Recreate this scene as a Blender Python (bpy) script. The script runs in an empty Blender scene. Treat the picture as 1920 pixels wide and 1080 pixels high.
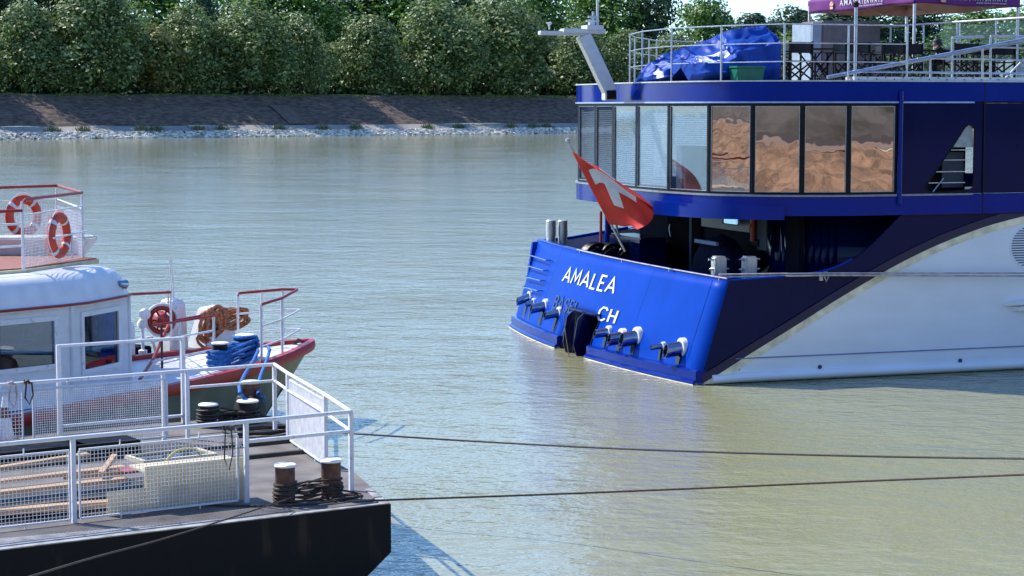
import bpy, bmesh, math, random
from mathutils import Vector, Matrix, noise
random.seed(7)
R = random.random
def U(a, b): return a + (b-a)*R()
C = bpy.context.scene.collection
# ---------------------------------------------------------------- camera, sky, sun
H, F, YH = 5.7, 3800.0, 200.0
PIT = math.atan((540-YH)/F); CP, SP = math.cos(PIT), math.sin(PIT)
cd = bpy.data.cameras.new('camera'); cam = bpy.data.objects.new('camera', cd); C.objects.link(cam)
cam.location = (0, 0, H); cam.rotation_euler = (math.pi/2-PIT, 0, 0)
cd.sensor_width = 36; cd.lens = F/1920*36; cd.clip_end = 6000; cd.clip_start = .5
bpy.context.scene.camera = cam
SUN = Vector((-.88, .47, 0)).normalized()*math.cos(math.radians(46)); SUN.z = math.sin(math.radians(46))
world = bpy.data.worlds.new('World'); bpy.context.scene.world = world; world.use_nodes = True
wn = world.node_tree; wn.nodes.clear()
sk = wn.nodes.new('ShaderNodeTexSky'); sk.sky_type = 'NISHITA'; sk.sun_disc = False
sk.sun_elevation = math.radians(46); sk.sun_rotation = math.atan2(SUN.x, SUN.y); sk.air_density = 1.0; sk.dust_density = .1; sk.ozone_density = 3
bg = wn.nodes.new('ShaderNodeBackground'); bg.inputs[1].default_value = .145
wo = wn.nodes.new('ShaderNodeOutputWorld'); tn = wn.nodes.new('ShaderNodeMix'); tn.data_type = 'RGBA'; tn.blend_type = 'MULTIPLY'; tn.inputs[0].default_value = 1; tn.inputs[7].default_value = (.72, .90, 1.14, 1)
wn.links.new(sk.outputs[0], tn.inputs[6]); wn.links.new(tn.outputs[2], bg.inputs[0]); wn.links.new(bg.outputs[0], wo.inputs[0])
sl = bpy.data.lights.new('sun', 'SUN'); sl.energy = 4.4; sl.angle = math.radians(.5); sl.color = (1, .95, .87)
so = bpy.data.objects.new('sun', sl); C.objects.link(so); so.rotation_euler = SUN.to_track_quat('Z', 'Y').to_euler()
vs = bpy.context.scene.view_settings; vs.view_transform = 'Standard'; vs.look = 'None'; vs.exposure = .8; vs.gamma = 1
cy = bpy.context.scene.cycles; cy.max_bounces = 8; cy.transparent_max_bounces = 12; cy.caustics_reflective = False; cy.caustics_refractive = False

# ---------------------------------------------------------------- measuring: where a sight line meets a real plane
def ray(px, py): return Vector(((px-960)/F, CP+(540-py)/F*SP, -SP+(540-py)/F*CP))
class Fr:
    def __init__(s, o, yaw):
        s.o = Vector(o); s.yaw = math.radians(yaw)
        s.x = Vector((math.cos(s.yaw), math.sin(s.yaw), 0)); s.y = Vector((-math.sin(s.yaw), math.cos(s.yaw), 0)); s.z = Vector((0, 0, 1))
    def pl(s, px, py, n, c):
        d = ray(px, py); p = Vector((0, 0, H)); t = (c-(p-s.o).dot(n))/d.dot(n); q = p+d*t-s.o
        return Vector((q.dot(s.x), q.dot(s.y), q.z))
    def V(s, px, py, v=0): return s.pl(px, py, s.y, v)
    def Uu(s, px, py, u): return s.pl(px, py, s.x, u)
    def Z(s, px, py, z): return s.pl(px, py, s.z, z)
    def w(s, p): return s.o+s.x*p[0]+s.y*p[1]+Vector((0, 0, p[2]))
WF = Fr((0, 0, 0), 0)
SH = Fr((3.782, 41.316, 0), 18.9)      # cruise ship: near stern corner at the water, x towards the bow
PN = Fr((-1.438, 23.745, 0), 32.5)     # pontoon: near right corner
BT = Fr((-3.71, 37.39, 0), 48)         # small boat: tip of the bow

# ---------------------------------------------------------------- materials
def srgb(r, g, b):
    f = lambda c: (c/12.92 if c <= .04045 else ((c+.055)/1.055)**2.4)
    return (f(r/255), f(g/255), f(b/255))
def mat(name, col, rough=.5, metal=0, var=.12, scale=6, bump=0, bscale=30, coat=0, spec=.5, col2=None, stretch=(1, 1, 1), detail=4, rvar=.08, lo=.35, hi=.65, coord='Object', emit=None):
    m = bpy.data.materials.new(name); m.use_nodes = True; n = m.node_tree; L = n.links
    b = n.nodes['Principled BSDF']; b.inputs['Roughness'].default_value = rough; b.inputs['Metallic'].default_value = metal
    b.inputs['Coat Weight'].default_value = coat; b.inputs['Coat Roughness'].default_value = .05; b.inputs['Specular IOR Level'].default_value = spec
    tc = n.nodes.new('ShaderNodeTexCoord'); mp = n.nodes.new('ShaderNodeMapping'); mp.inputs['Scale'].default_value = stretch
    L.new(tc.outputs[coord], mp.inputs[0])
    nz = n.nodes.new('ShaderNodeTexNoise'); nz.inputs['Scale'].default_value = scale; nz.inputs['Detail'].default_value = detail; L.new(mp.outputs[0], nz.inputs[0])
    rp = n.nodes.new('ShaderNodeValToRGB'); rp.color_ramp.elements[0].position = lo; rp.color_ramp.elements[1].position = hi
    c2 = col2 if col2 else tuple(c*(1-2*var) for c in col)
    rp.color_ramp.elements[0].color = (*c2, 1); rp.color_ramp.elements[1].color = (*col, 1)
    L.new(nz.outputs[0], rp.inputs[0]); L.new(rp.outputs[0], b.inputs['Base Color'])
    mr = n.nodes.new('ShaderNodeMapRange'); mr.inputs[3].default_value = max(0, rough-rvar); mr.inputs[4].default_value = min(1, rough+rvar)
    L.new(nz.outputs[0], mr.inputs[0]); L.new(mr.outputs[0], b.inputs['Roughness'])
    if bump:
        nb = n.nodes.new('ShaderNodeTexNoise'); nb.inputs['Scale'].default_value = bscale; nb.inputs['Detail'].default_value = 5; L.new(mp.outputs[0], nb.inputs[0])
        bp = n.nodes.new('ShaderNodeBump'); bp.inputs['Strength'].default_value = 1; bp.inputs['Distance'].default_value = bump
        L.new(nb.outputs[0], bp.inputs['Height']); L.new(bp.outputs[0], b.inputs['Normal'])
    if emit: b.inputs['Emission Color'].default_value = (*emit[:3], 1); b.inputs['Emission Strength'].default_value = emit[3]
    return m
M = {}
M['cobalt'] = mat('cobalt_paint', (.0003, .046, .37), .4, var=.08, scale=1.2, coat=0, spec=.06, bump=.006, bscale=1.6)
M['blue'] = mat('blue_paint', (.0008, .019, .23), .14, var=.08, scale=.8, coat=0, spec=.165, bump=.006, bscale=1.1)
M['navy'] = mat('navy_shaded_paint', (.0012, .0065, .058), .12, var=.1, scale=.8, coat=0, spec=.16, bump=.006, bscale=.9)  # blue and navy deepen the cobalt, painting in the side's shade
M['navystripe'] = mat('dark_navy_stripe', (.001, .003, .05), .3)
M['hullwhite'] = mat('white_hull_paint', (.80, .82, .86), .38, var=.04, scale=.7, bump=.004, bscale=.8, stretch=(1, 1, 3))
M['tan'] = mat('tan_stripe', (.95, .84, .58), .5, var=.2, scale=3)
M['steel'] = mat('brushed_steel', (.60, .60, .60), .35, .6, var=.1, scale=20, stretch=(1, 1, .2))
M['chrome'] = mat('polished_steel', (.55, .57, .62), .12, 1, var=.1)
M['chromeblue'] = mat('polished_pipe', (.33, .38, .5), .16, 1, var=.1)
M['galv'] = mat('galvanised_steel', (.50, .53, .57), .4, .7, var=.15, scale=15)
M['white'] = mat('white_paint', (.74, .75, .77), .45, var=.1, scale=9, bump=.001, bscale=40)
M['whiteworn'] = mat('worn_white_paint', (.72, .73, .76), .5, scale=14, col2=(.5, .47, .43), lo=.28, hi=.42, bump=.002, bscale=60)
M['mastwhite'] = mat('mast_white', (.62, .63, .62), .45, var=.05)
M['matteblack'] = mat('matte_black', (.004, .004, .005), .8, spec=.02)
M['black'] = mat('black_paint', (.010, .010, .012), .5, spec=.2, var=.3, scale=5)
M['blacksheen'] = mat('black_cover', (.006, .007, .014), .4, spec=.2, var=.3, bump=.01, bscale=6)
M['navycloth'] = mat('navy_cover', (.004, .007, .035), .8, spec=.05, var=.3, bump=.01, bscale=8)
M['hullblack'] = mat('pontoon_black_side', (.006, .006, .007), .7, spec=.25, col2=(.030, .020, .015), stretch=(1, 1, .25), detail=8, scale=4, lo=.3, hi=.42, bump=.004, bscale=12)
M['deck'] = mat('rusty_dark_deck', (.19, .175, .165), .8, spec=.3, col2=(.095, .082, .076), scale=2.2, lo=.3, hi=.7, bump=.004, bscale=40, detail=8)
M['deckedge'] = mat('worn_sunlit_edge', (.34, .33, .32), .7, col2=(.19, .18, .17), scale=5, lo=.35, hi=.6, bump=.003, bscale=50)
M['rust'] = mat('rusty_iron', (.17, .075, .048), .75, col2=(.07, .036, .028), scale=12, lo=.3, hi=.6, bump=.006, bscale=35)
M['darkiron'] = mat('dark_iron', (.03, .026, .024), .6, col2=(.012, .011, .011), scale=10, bump=.004, bscale=35)
M['captop'] = mat('bollard_cap_white', (.85, .84, .80), .55, col2=(.55, .38, .26), scale=9, lo=.25, hi=.36)
M['wire'] = mat('black_wire_rope', (.030, .024, .020), .55, var=.3, scale=40, bump=.003, bscale=150)
M['wirebrown'] = mat('brown_black_wire_rope', (.060, .040, .030), .6, var=.3, scale=40, bump=.003, bscale=150)
M['hawser'] = mat('brown_hawser', (.09, .05, .03), .7, var=.3, scale=30, bump=.004, bscale=120)
M['orope'] = mat('orange_brown_rope', (.50, .21, .11), .85, col2=(.26, .10, .05), scale=25, bump=.012, bscale=60)
M['brope'] = mat('blue_rope', (.012, .17, .50), .75, col2=(.006, .07, .26), scale=22, bump=.012, bscale=60)
M['pinkrope'] = mat('pale_mooring_line', (.62, .50, .48), .7, var=.2)
M['reddeck'] = mat('red_gunwale_paint', (.40, .018, .022), .4, var=.15, scale=5)
M['red'] = mat('red_paint', (.33, .02, .018), .45, var=.15)
M['darkred'] = mat('dark_red_waterline', (.16, .014, .02), .5, var=.2)
M['boatgrey'] = mat('grey_green_hull', (.17, .185, .155), .5, col2=(.12, .13, .11), scale=2, bump=.01, bscale=1.5)
M['boatwhite'] = mat('boat_white_paint', (.72, .73, .76), .4, var=.06, scale=4, bump=.006, bscale=3)
M['planks'] = mat('brown_deck_boards', (.30, .115, .075), .7, var=.2, scale=8, stretch=(1, 6, 1))
M['cream'] = mat('cream_edge', (.62, .56, .36), .5, var=.1)
M['orange'] = mat('lifebuoy_orange', (.62, .055, .012), .5, var=.15, scale=8, bump=.003, bscale=20)
M['bandwhite'] = mat('lifebuoy_band', (.68, .68, .70), .5, var=.1)
M['tarp'] = mat('blue_tarpaulin', (.010, .075, .42), .5, col2=(.006, .045, .30), scale=2, bump=.02, bscale=3, spec=.2)
M['tarpglare'] = mat('white_tarp_glare', (.65, .67, .72), .5, bump=.02, bscale=8)  # sun glare on the tarpaulins, painted as pale faces
M['greenbin'] = mat('green_plastic', (.008, .17, .105), .45, var=.1)
M['purple'] = mat('purple_canvas', (.15, .018, .19), .75, var=.12, scale=2, bump=.015, bscale=3)
M['canvas'] = mat('pale_canvas', (.50, .38, .40), .8, var=.08, scale=2, bump=.01, bscale=3)
M['greycover'] = mat('grey_cover', (.19, .175, .18), .8, var=.1, bump=.004, bscale=12)
M['teak'] = mat('teak_deck', (.30, .19, .12), .6, var=.2, scale=6, stretch=(1, 10, 1))
M['wood'] = mat('raw_timber', (.55, .36, .20), .75, col2=(.36, .22, .12), scale=5, stretch=(1, 12, 12), bump=.002, bscale=40)
M['plywood'] = mat('cream_board', (.62, .54, .36), .6, var=.08, scale=3)
M['redboard'] = mat('dull_red_board', (.30, .06, .07), .7, var=.15)
M['yellow'] = mat('yellow_hose', (.60, .50, .12), .5)
M['skin'] = mat('skin', (.42, .22, .15), .55, var=.08, scale=20)
M['hair'] = mat('dark_hair', (.012, .009, .008), .5, bump=.01, bscale=60)
M['flagred'] = mat('red_flag_cloth', (.66, .030, .022), .7, var=.08, bump=.006, bscale=10)
M['flagwhite'] = mat('white_flag_cloth', (.70, .70, .74), .7, var=.05, bump=.006, bscale=10)
for k_ in ('flagred', 'flagwhite', 'tarp', 'purple'):
    n = M[k_].node_tree; b_ = n.nodes['Principled BSDF']; t_ = n.nodes.new('ShaderNodeBsdfTranslucent'); x_ = n.nodes.new('ShaderNodeMixShader'); x_.inputs[0].default_value = .35 if 'flag' in k_ else .12
    src = b_.inputs['Base Color'].links[0].from_socket; n.links.new(src, t_.inputs[0]); n.links.new(b_.outputs[0], x_.inputs[1]); n.links.new(t_.outputs[0], x_.inputs[2]); n.links.new(x_.outputs[0], n.nodes['Material Output'].inputs[0])
M['letter'] = mat('white_lettering', (.62, .64, .66), .5, var=.05)
M['letterblue'] = mat('dark_blue_lettering', (.004, .018, .12), .4)
M['greywall'] = mat('grey_bulkhead', (.07, .085, .12), .7, spec=.1, var=.08)
M['blind'] = mat('pale_blind_slats', (.55, .57, .58), .5, var=.05)
M['dirtyglass'] = mat('unused', (.5, .5, .5))
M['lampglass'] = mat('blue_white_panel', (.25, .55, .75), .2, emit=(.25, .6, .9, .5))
def glass(name, tint, refl, fac, rough=.01, bump=.0, top=1):
    m = bpy.data.materials.new(name); m.use_nodes = True; n = m.node_tree; L = n.links; n.nodes.clear()
    o = n.nodes.new('ShaderNodeOutputMaterial'); mx = n.nodes.new('ShaderNodeMixShader'); t = n.nodes.new('ShaderNodeBsdfTransparent'); g = n.nodes.new('ShaderNodeBsdfGlossy')
    t.inputs[0].default_value = (*tint, 1); g.inputs[0].default_value = (*refl, 1); g.inputs['Roughness'].default_value = rough
    lw = n.nodes.new('ShaderNodeLayerWeight'); lw.inputs[0].default_value = .08
    mr = n.nodes.new('ShaderNodeMapRange'); mr.inputs[3].default_value = fac; mr.inputs[4].default_value = top; L.new(lw.outputs['Fresnel'], mr.inputs[0])
    L.new(mr.outputs[0], mx.inputs[0]); L.new(t.outputs[0], mx.inputs[1]); L.new(g.outputs[0], mx.inputs[2]); L.new(mx.outputs[0], o.inputs[0])
    if bump:
        tc = n.nodes.new('ShaderNodeTexCoord'); nb = n.nodes.new('ShaderNodeTexNoise'); nb.inputs['Scale'].default_value = 1.6; L.new(tc.outputs['Object'], nb.inputs[0])
        bp = n.nodes.new('ShaderNodeBump'); bp.inputs['Distance'].default_value = bump; L.new(nb.outputs[0], bp.inputs['Height']); L.new(bp.outputs[0], g.inputs['Normal'])
    return m
M['bronze'] = glass('bronze_window_glass', (.10, .09, .10), (.95, .72, .58), .58, bump=.0016)
M['tint'] = glass('tinted_window_glass', (.85, .9, .95), (.50, .58, .70), .2, bump=.0016, top=.55)
M['clear'] = glass('clear_screen_glass', (.80, .88, .90), (.7, .75, .8), .02)
M['boatglass'] = glass('boat_window_glass', (.55, .58, .64), (1, 1, 1), .08, bump=.002)

# ---------------------------------------------------------------- mesh building
class MB:
    def __init__(s): s.v = []; s.f = []; s.m = []
    def add(s, vs, fs, mi=0):
        k = len(s.v); s.v += [tuple(p) for p in vs]; s.f += [tuple(i+k for i in f) for f in fs]; s.m += [mi]*len(fs); return s
    def box(s, a, b, mi=0):
        x0, x1 = sorted((a[0], b[0])); y0, y1 = sorted((a[1], b[1])); z0, z1 = sorted((a[2], b[2]))
        return s.add([(x0, y0, z0), (x1, y0, z0), (x1, y1, z0), (x0, y1, z0), (x0, y0, z1), (x1, y0, z1), (x1, y1, z1), (x0, y1, z1)],
                     [(0, 3, 2, 1), (4, 5, 6, 7), (0, 1, 5, 4), (1, 2, 6, 5), (2, 3, 7, 6), (3, 0, 4, 7)], mi)
    def bar(s, p, q, w, h=None, mi=0, up=(0, 0, 1)):
        p = Vector(p); q = Vector(q); d = (q-p).normalized(); up = Vector(up)
        if abs(d.dot(up)) > .98: up = Vector((0, 1, 0))
        a = d.cross(up).normalized()*(w/2); b = a.cross(d).normalized()*((h or w)/2)
        vs = [p-a-b, p+a-b, p+a+b, p-a+b, q-a-b, q+a-b, q+a+b, q-a+b]
        return s.add(vs, [(0, 3, 2, 1), (4, 5, 6, 7), (0, 1, 5, 4), (1, 2, 6, 5), (2, 3, 7, 6), (3, 0, 4, 7)], mi)
    def tube(s, pts, r, n=8, mi=0, closed=False, caps=True):
        pts = [Vector(p) for p in pts]; N = len(pts); rs = r if isinstance(r, (list, tuple)) else [r]*N
        T = []
        for i in range(N):
            a = pts[i-1] if (i or closed) else pts[0]; b = pts[(i+1) % N] if (i < N-1 or closed) else pts[-1]
            T.append((b-a).normalized() if (b-a).length > 1e-9 else Vector((0, 0, 1)))
        up = Vector((0, 0, 1)) if abs(T[0].z) < .9 else Vector((1, 0, 0))
        nrm = (up-T[0]*up.dot(T[0])).normalized(); vs = []; fs = []
        for i in range(N):
            nrm = nrm-T[i]*nrm.dot(T[i]); nrm = nrm.normalized() if nrm.length > 1e-6 else T[i].orthogonal().normalized()
            b = T[i].cross(nrm)
            for k in range(n):
                a = 2*math.pi*k/n; vs.append(pts[i]+(nrm*math.cos(a)+b*math.sin(a))*rs[i])
        for i in range(N if closed else N-1):
            j = (i+1) % N
            for k in range(n): fs.append((i*n+k, i*n+(k+1) % n, j*n+(k+1) % n, j*n+k))
        if caps and not closed: fs += [tuple(range(n))[::-1], tuple((N-1)*n+k for k in range(n))]
        return s.add(vs, fs, mi)
    def cyl(s, p, q, r, n=16, mi=0, r2=None): return s.tube([p, q], [r, r2 if r2 is not None else r], n, mi)
    def lathe(s, c, prof, n=24, mi=0, axis='Z'):
        c = Vector(c); vs = []; fs = []
        for (r, h) in prof:
            for k in range(n):
                a = 2*math.pi*k/n; x, y = r*math.cos(a), r*math.sin(a)
                vs.append(c+Vector({'Z': (x, y, h), 'X': (h, x, y), 'Y': (x, h, y)}[axis]))
        for i in range(len(prof)-1):
            for k in range(n): fs.append((i*n+k, i*n+(k+1) % n, (i+1)*n+(k+1) % n, (i+1)*n+k))
        fs += [tuple(range(n))[::-1], tuple((len(prof)-1)*n+k for k in range(n))]
        return s.add(vs, fs, mi)
    def prism(s, poly, ext, mi=0):
        n = len(poly); P = [Vector(p) for p in poly]; Q = [p+Vector(ext) for p in P]
        fs = [tuple(range(n))[::-1], tuple(range(n, 2*n))]+[(i, (i+1) % n, n+(i+1) % n, n+i) for i in range(n)]
        return s.add(P+Q, fs, mi)
    def grid(s, fn, nu, nv, mi=0, mfn=None, closeu=False):
        vs = [fn(i/nu, j/nv) for i in range(nu+1) for j in range(nv+1)]; k = len(s.v); s.v += [tuple(p) for p in vs]
        for i in range(nu):
            for j in range(nv):
                a = k+i*(nv+1)+j; s.f.append((a, a+nv+1, a+nv+2, a+1)); s.m.append(mfn((i+.5)/nu, (j+.5)/nv) if mfn else mi)
        return s
    def build(s, name, mats, parent=None, smooth=False, bevel=0, solid=0, auto=None):
        me = bpy.data.meshes.new(name); me.from_pydata(s.v, [], s.f)
        if not isinstance(mats, (list, tuple)): mats = [mats]
        for k in mats: me.materials.append(M[k] if isinstance(k, str) else k)
        me.polygons.foreach_set('material_index', s.m)
        bm = bmesh.new(); bm.from_mesh(me)
        if auto is not None or not solid: bmesh.ops.recalc_face_normals(bm, faces=bm.faces)
        if bevel: bmesh.ops.bevel(bm, geom=[e for e in bm.edges if len(e.link_faces) == 2 and e.calc_face_angle(0) > .6], offset=bevel, segments=2, affect='EDGES', clamp_overlap=True)
        bm.to_mesh(me); bm.free()
        if smooth:
            me.polygons.foreach_set('use_smooth', [True]*len(me.polygons))
            try: me.set_sharp_from_angle(angle=math.radians(40))
            except Exception: pass
        o = bpy.data.objects.new(name, me); C.objects.link(o)
        if parent: o.parent = parent
        if solid:
            md = o.modifiers.new('thickness', 'SOLIDIFY'); md.thickness = solid; md.offset = 0
        return o
def tag(o, label=None, cat=None, group=None, kind=None):
    if label: o['label'] = label
    if cat: o['category'] = cat
    if group: o['group'] = group
    if kind: o['kind'] = kind
    return o
def thing(name, label, cat, fr=None, loc=(0, 0, 0), rz=0, group=None):
    o = bpy.data.objects.new(name, None); C.objects.link(o); o.empty_display_size = .2
    f = fr or WF; o.location = f.w(loc); o.rotation_euler = (0, 0, f.yaw+rz); return tag(o, label, cat, group)
def place(o, fr, loc=(0, 0, 0), rz=0): o.location = fr.w(loc); o.rotation_euler = (0, 0, fr.yaw+rz); return o
def copytree(o, parent=None):
    c = o.copy(); C.objects.link(c); c.parent = parent
    for ch in o.children: copytree(ch, c)
    return c
def recenter(o, loc):   # move the mesh so its origin sits at loc (in its frame)
    for v in o.data.vertices: v.co -= Vector(loc)
def smoothpts(pts, n=6):
    P = [Vector(p) for p in pts]; out = []
    for i in range(len(P)-1):
        a = P[max(i-1, 0)]; b = P[i]; c = P[i+1]; d = P[min(i+2, len(P)-1)]
        for k in range(n):
            t = k/n; out.append(.5*((2*b)+(-a+c)*t+(2*a-5*b+4*c-d)*t*t+(-a+3*b-3*c+d)*t**3))
    return out+[P[-1]]
def textmesh(txt, size=1, ext=.01, shear=0, space=1):
    cu = bpy.data.curves.new('t', 'FONT'); cu.body = txt; cu.size = size; cu.extrude = ext; cu.shear = shear; cu.space_character = space*1.3; cu.resolution_u = 3; cu.offset = .004*size
    o = bpy.data.objects.new('t', cu); C.objects.link(o); dg = bpy.context.evaluated_depsgraph_get()
    me = bpy.data.meshes.new_from_object(o.evaluated_get(dg)); bpy.data.objects.remove(o)
    vs = [v.co.copy() for v in me.vertices]; fs = [tuple(p.vertices) for p in me.polygons]
    x0 = min(v.x for v in vs); x1 = max(v.x for v in vs); y0 = min(v.y for v in vs); y1 = max(v.y for v in vs)
    return [((v.x-x0)/(x1-x0), (v.y-y0)/(y1-y0), v.z) for v in vs], fs

# ================================================================ SETTING
# far bank: a straight line of shore
A0 = WF.Z(0, 262, 0); A1 = WF.Z(1080, 250, 0); bd = (A1-A0).normalized(); bn = Vector((-bd.y, bd.x, 0))
BK = Fr((A0.x, A0.y, 0), math.degrees(math.atan2(bd.y, bd.x)))
def water():
    m = bpy.data.materials.new('silty_river_water'); m.use_nodes = True; n = m.node_tree; L = n.links; b = n.nodes['Principled BSDF']
    b.inputs['Roughness'].default_value = .06; b.inputs['IOR'].default_value = 1.33
    tc = n.nodes.new('ShaderNodeTexCoord')
    def nz(scale, st, rot=0, detail=3, rough=.5):
        mp = n.nodes.new('ShaderNodeMapping'); mp.inputs['Scale'].default_value = st; mp.inputs['Rotation'].default_value = (0, 0, rot); L.new(tc.outputs['Object'], mp.inputs[0])
        z = n.nodes.new('ShaderNodeTexNoise'); z.inputs['Scale'].default_value = scale; z.inputs['Detail'].default_value = detail; z.inputs['Roughness'].default_value = rough; L.new(mp.outputs[0], z.inputs[0]); return z
    c = nz(.05, (1, 1, 1), 0, 4); rp = n.nodes.new('ShaderNodeValToRGB'); L.new(c.outputs[0], rp.inputs[0])
    rp.color_ramp.elements[0].position = .3; rp.color_ramp.elements[1].position = .7
    rp.color_ramp.elements[0].color = (.225, .225, .125, 1); rp.color_ramp.elements[1].color = (.265, .262, .145, 1); L.new(rp.outputs[0], b.inputs['Base Color'])
    w1 = nz(.55, (1, 1.25, 1), .35, 3, .55); w2 = nz(2.2, (1, 1.25, 1), .2, 3, .6); w3 = nz(8, (1, 1.6, 1), .5, 2, .6); w4 = nz(.11, (1, 1.5, 1), 1.1, 2, .5)
    def math_(op, a, b_):
        q = n.nodes.new('ShaderNodeMath'); q.operation = op
        for i, x in enumerate((a, b_)):
            if isinstance(x, float): q.inputs[i].default_value = x
            else: L.new(x, q.inputs[i])
        return q.outputs[0]
    s = math_('ADD', math_('MULTIPLY', w1.outputs[0], .14), math_('MULTIPLY', w2.outputs[0], .085))
    s = math_('ADD', s, math_('MULTIPLY', w3.outputs[0], .016)); s = math_('MULTIPLY', s, math_('ADD', math_('MULTIPLY', w4.outputs[0], 1.1), .15))
    bp = n.nodes.new('ShaderNodeBump'); bp.inputs['Distance'].default_value = .62; L.new(s, bp.inputs['Height']); L.new(bp.outputs[0], b.inputs['Normal'])
    M['water'] = m
    # sheet with finer faces close by
    o = MB().add([(-1500, -60, 0), (2500, -60, 0), (2500, 1800, 0), (-1500, 1800, 0)], [(0, 1, 2, 3)]).build('river_water', 'water'); tag(o, kind='structure')
water()
def bankmat():
    m = mat('paved_bank_stone', (.17, .13, .10), .9, scale=1.4, spec=.1, col2=(.07, .055, .05), lo=.35, hi=.65, bump=.12, bscale=2.5, stretch=(.5, 1, 1), detail=9)
    return m
M['bank'] = bankmat(); M['strip'] = mat('concrete_strip', (.30, .28, .25), .9, var=.12, scale=.4, bump=.05, bscale=2)
M['grass'] = mat('bank_grass', (.10, .14, .035), .9, var=.25, scale=.4, bump=.2, bscale=1.5); M['soil'] = mat('woodland_floor', (.05, .06, .025), .95, var=.2, scale=.1)
prof = [(-6, -2), (0, -.25), (3.2, 1.0)]
def strip_obj(name, prof, mk, x0=-95, x1=1500, nx=220, amp=.0):
    mb = MB()
    def fn(i, j):
        k = j*(len(prof)-1); a = int(min(k, len(prof)-2)); t = k-a; p = [prof[a][q]*(1-t)+prof[a+1][q]*t for q in (0, 1)]
        x = x0+(x1-x0)*i; g = amp*noise.noise(Vector((x*.13, p[0]*.4, 3)))
        return (x, p[0]+g*1.5, p[1]+g)
    mb.grid(fn, nx, (len(prof)-1)*3); o = mb.build(name, mk, smooth=False); place(o, BK); tag(o, kind='structure'); return o
strip_obj('bank_foot', [(-6, -2.2), (0, -.1), (3, 1.0), (3.4, 1.15)], 'bank', amp=.2)
strip_obj('bank_footpath', [(3.3, 1.14), (6.2, 2.15)], 'strip', amp=.12)
strip_obj('bank_slope', [(6.1, 2.12), (13.2, 5.7), (14.4, 5.85), (18.5, 7.8)], 'bank', amp=.35)
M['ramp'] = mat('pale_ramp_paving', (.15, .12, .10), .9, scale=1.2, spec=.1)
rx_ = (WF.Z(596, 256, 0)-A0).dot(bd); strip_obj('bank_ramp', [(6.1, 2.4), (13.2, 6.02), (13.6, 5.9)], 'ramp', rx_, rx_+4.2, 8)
strip_obj('bank_top', [(18.4, 7.75), (20, 8.1), (34, 8.3)], 'grass', amp=.35)
strip_obj('woodland_floor', [(33.8, 8.3), (80, 11), (400, 16), (900, 20)], 'soil')
# near bank, below and behind the camera (the ship's windows and paint look at it)
NB = Fr(SH.w((0, -24, 0)), 18.9+180)
nbm = mat('sunlit_rubble_bank', (.30, .22, .155), .9, scale=.9, col2=(.13, .095, .07), lo=.33, hi=.6, bump=.5, bscale=1.2, detail=8)
M['nearbank'] = nbm; M['quay'] = mat('quay_paving', (.30, .25, .22), .9, var=.15, scale=.5); M['asphalt'] = mat('asphalt', (.055, .055, .06), .9, scale=3)
mb = MB(); mb.grid(lambda i, j: (-60+i*400, j*16-2+.5*noise.noise(Vector((i*213, j*9, 1))), -1.2+j*5.2+.45*noise.noise(Vector((i*240, j*14, 5)))), 560, 30)
tag(place(mb.build('near_bank', 'nearbank', smooth=False), NB), kind='structure')
mb = MB(); mb.add([(-60, 13.8, 3.99), (340, 13.8, 3.99), (340, 22, 4.05), (-60, 22, 4.05)], [(0, 1, 2, 3)]); tag(place(mb.build('near_quay_pavement', 'quay'), NB), kind='structure')
mb = MB(); mb.add([(-60, 22, 4.05), (340, 22, 4.05), (340, 36, 4.06), (-60, 36, 4.06)], [(0, 1, 2, 3)]); tag(place(mb.build('near_road', 'asphalt'), NB), kind='structure')
M['skyblock'] = mat('sky_blocker_dark', (.09, .10, .11), .95, scale=.4, col2=(.03, .035, .03))
mb = MB(); mb.grid(lambda i, j: (-60+i*400, 36+j*30, 4.05+j*16+1.5*j*noise.noise(Vector((i*12, j*3, 2)))), 80, 12); tag(place(mb.build('near_sky_blocker', 'skyblock'), NB), kind='structure')  # added unseen dark slope; keeps bright horizon sky out of the ship's reflections
# ================================================================ RIPRAP AND WEEDS
mb = MB(); M['stone'] = mat('riprap_stone', (.78, .74, .66), .85, scale=1.3, col2=(.26, .25, .24), lo=.35, hi=.62, coord='Object')
random.seed(3)
for i in range(5200):
    x = U(-30, 230)+(0 if R() < .6 else U(0, 60)); t = R(); y = t*3.6-.3; z = y*.33+.05; r = U(.16, .42)
    vs = []
    for (a, b, c) in ((-1, -1, -1), (1, -1, -1), (1, 1, -1), (-1, 1, -1), (-1, -1, 1), (1, -1, 1), (1, 1, 1), (-1, 1, 1)):
        vs.append((x+r*a*U(.5, 1.25), y+r*b*U(.5, 1.1), z+r*.6*c*U(.4, 1.2)))
    mb.add(vs, [(0, 3, 2, 1), (4, 5, 6, 7), (0, 1, 5, 4), (1, 2, 6, 5), (2, 3, 7, 6), (3, 0, 4, 7)])
tag(place(mb.build('shore_stones', 'stone'), BK), 'pale broken stones heaped along the waterline of the far bank', 'stones', kind='stuff')
M['weed'] = mat('shore_weed', (.17, .20, .08), .9, var=.3, scale=3)
mb = MB()
for c in [12, 18, 30, 33, 42, 47, 60, 70, 78, 96, 104, 118, 124, 128]:
    for k in range(120):
        x = c+random.gauss(0, .9); y = 4+random.gauss(0, .4); z = 1.3+(y-4)*.3; h = U(.4, 1.5)*math.exp(-((x-c)/2)**2); a = U(0, 6.3); w = .09
        mb.add([(x-w*math.cos(a), y-w*math.sin(a), z), (x+w*math.cos(a), y+w*math.sin(a), z), (x+U(-.25, .25), y+U(-.2, .2), z+h)], [(0, 1, 2)])
tag(place(mb.build('shore_weeds', 'weed'), BK), 'tufts of tall green weeds behind the shore stones', 'weeds', kind='stuff')
mb = MB()
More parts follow.
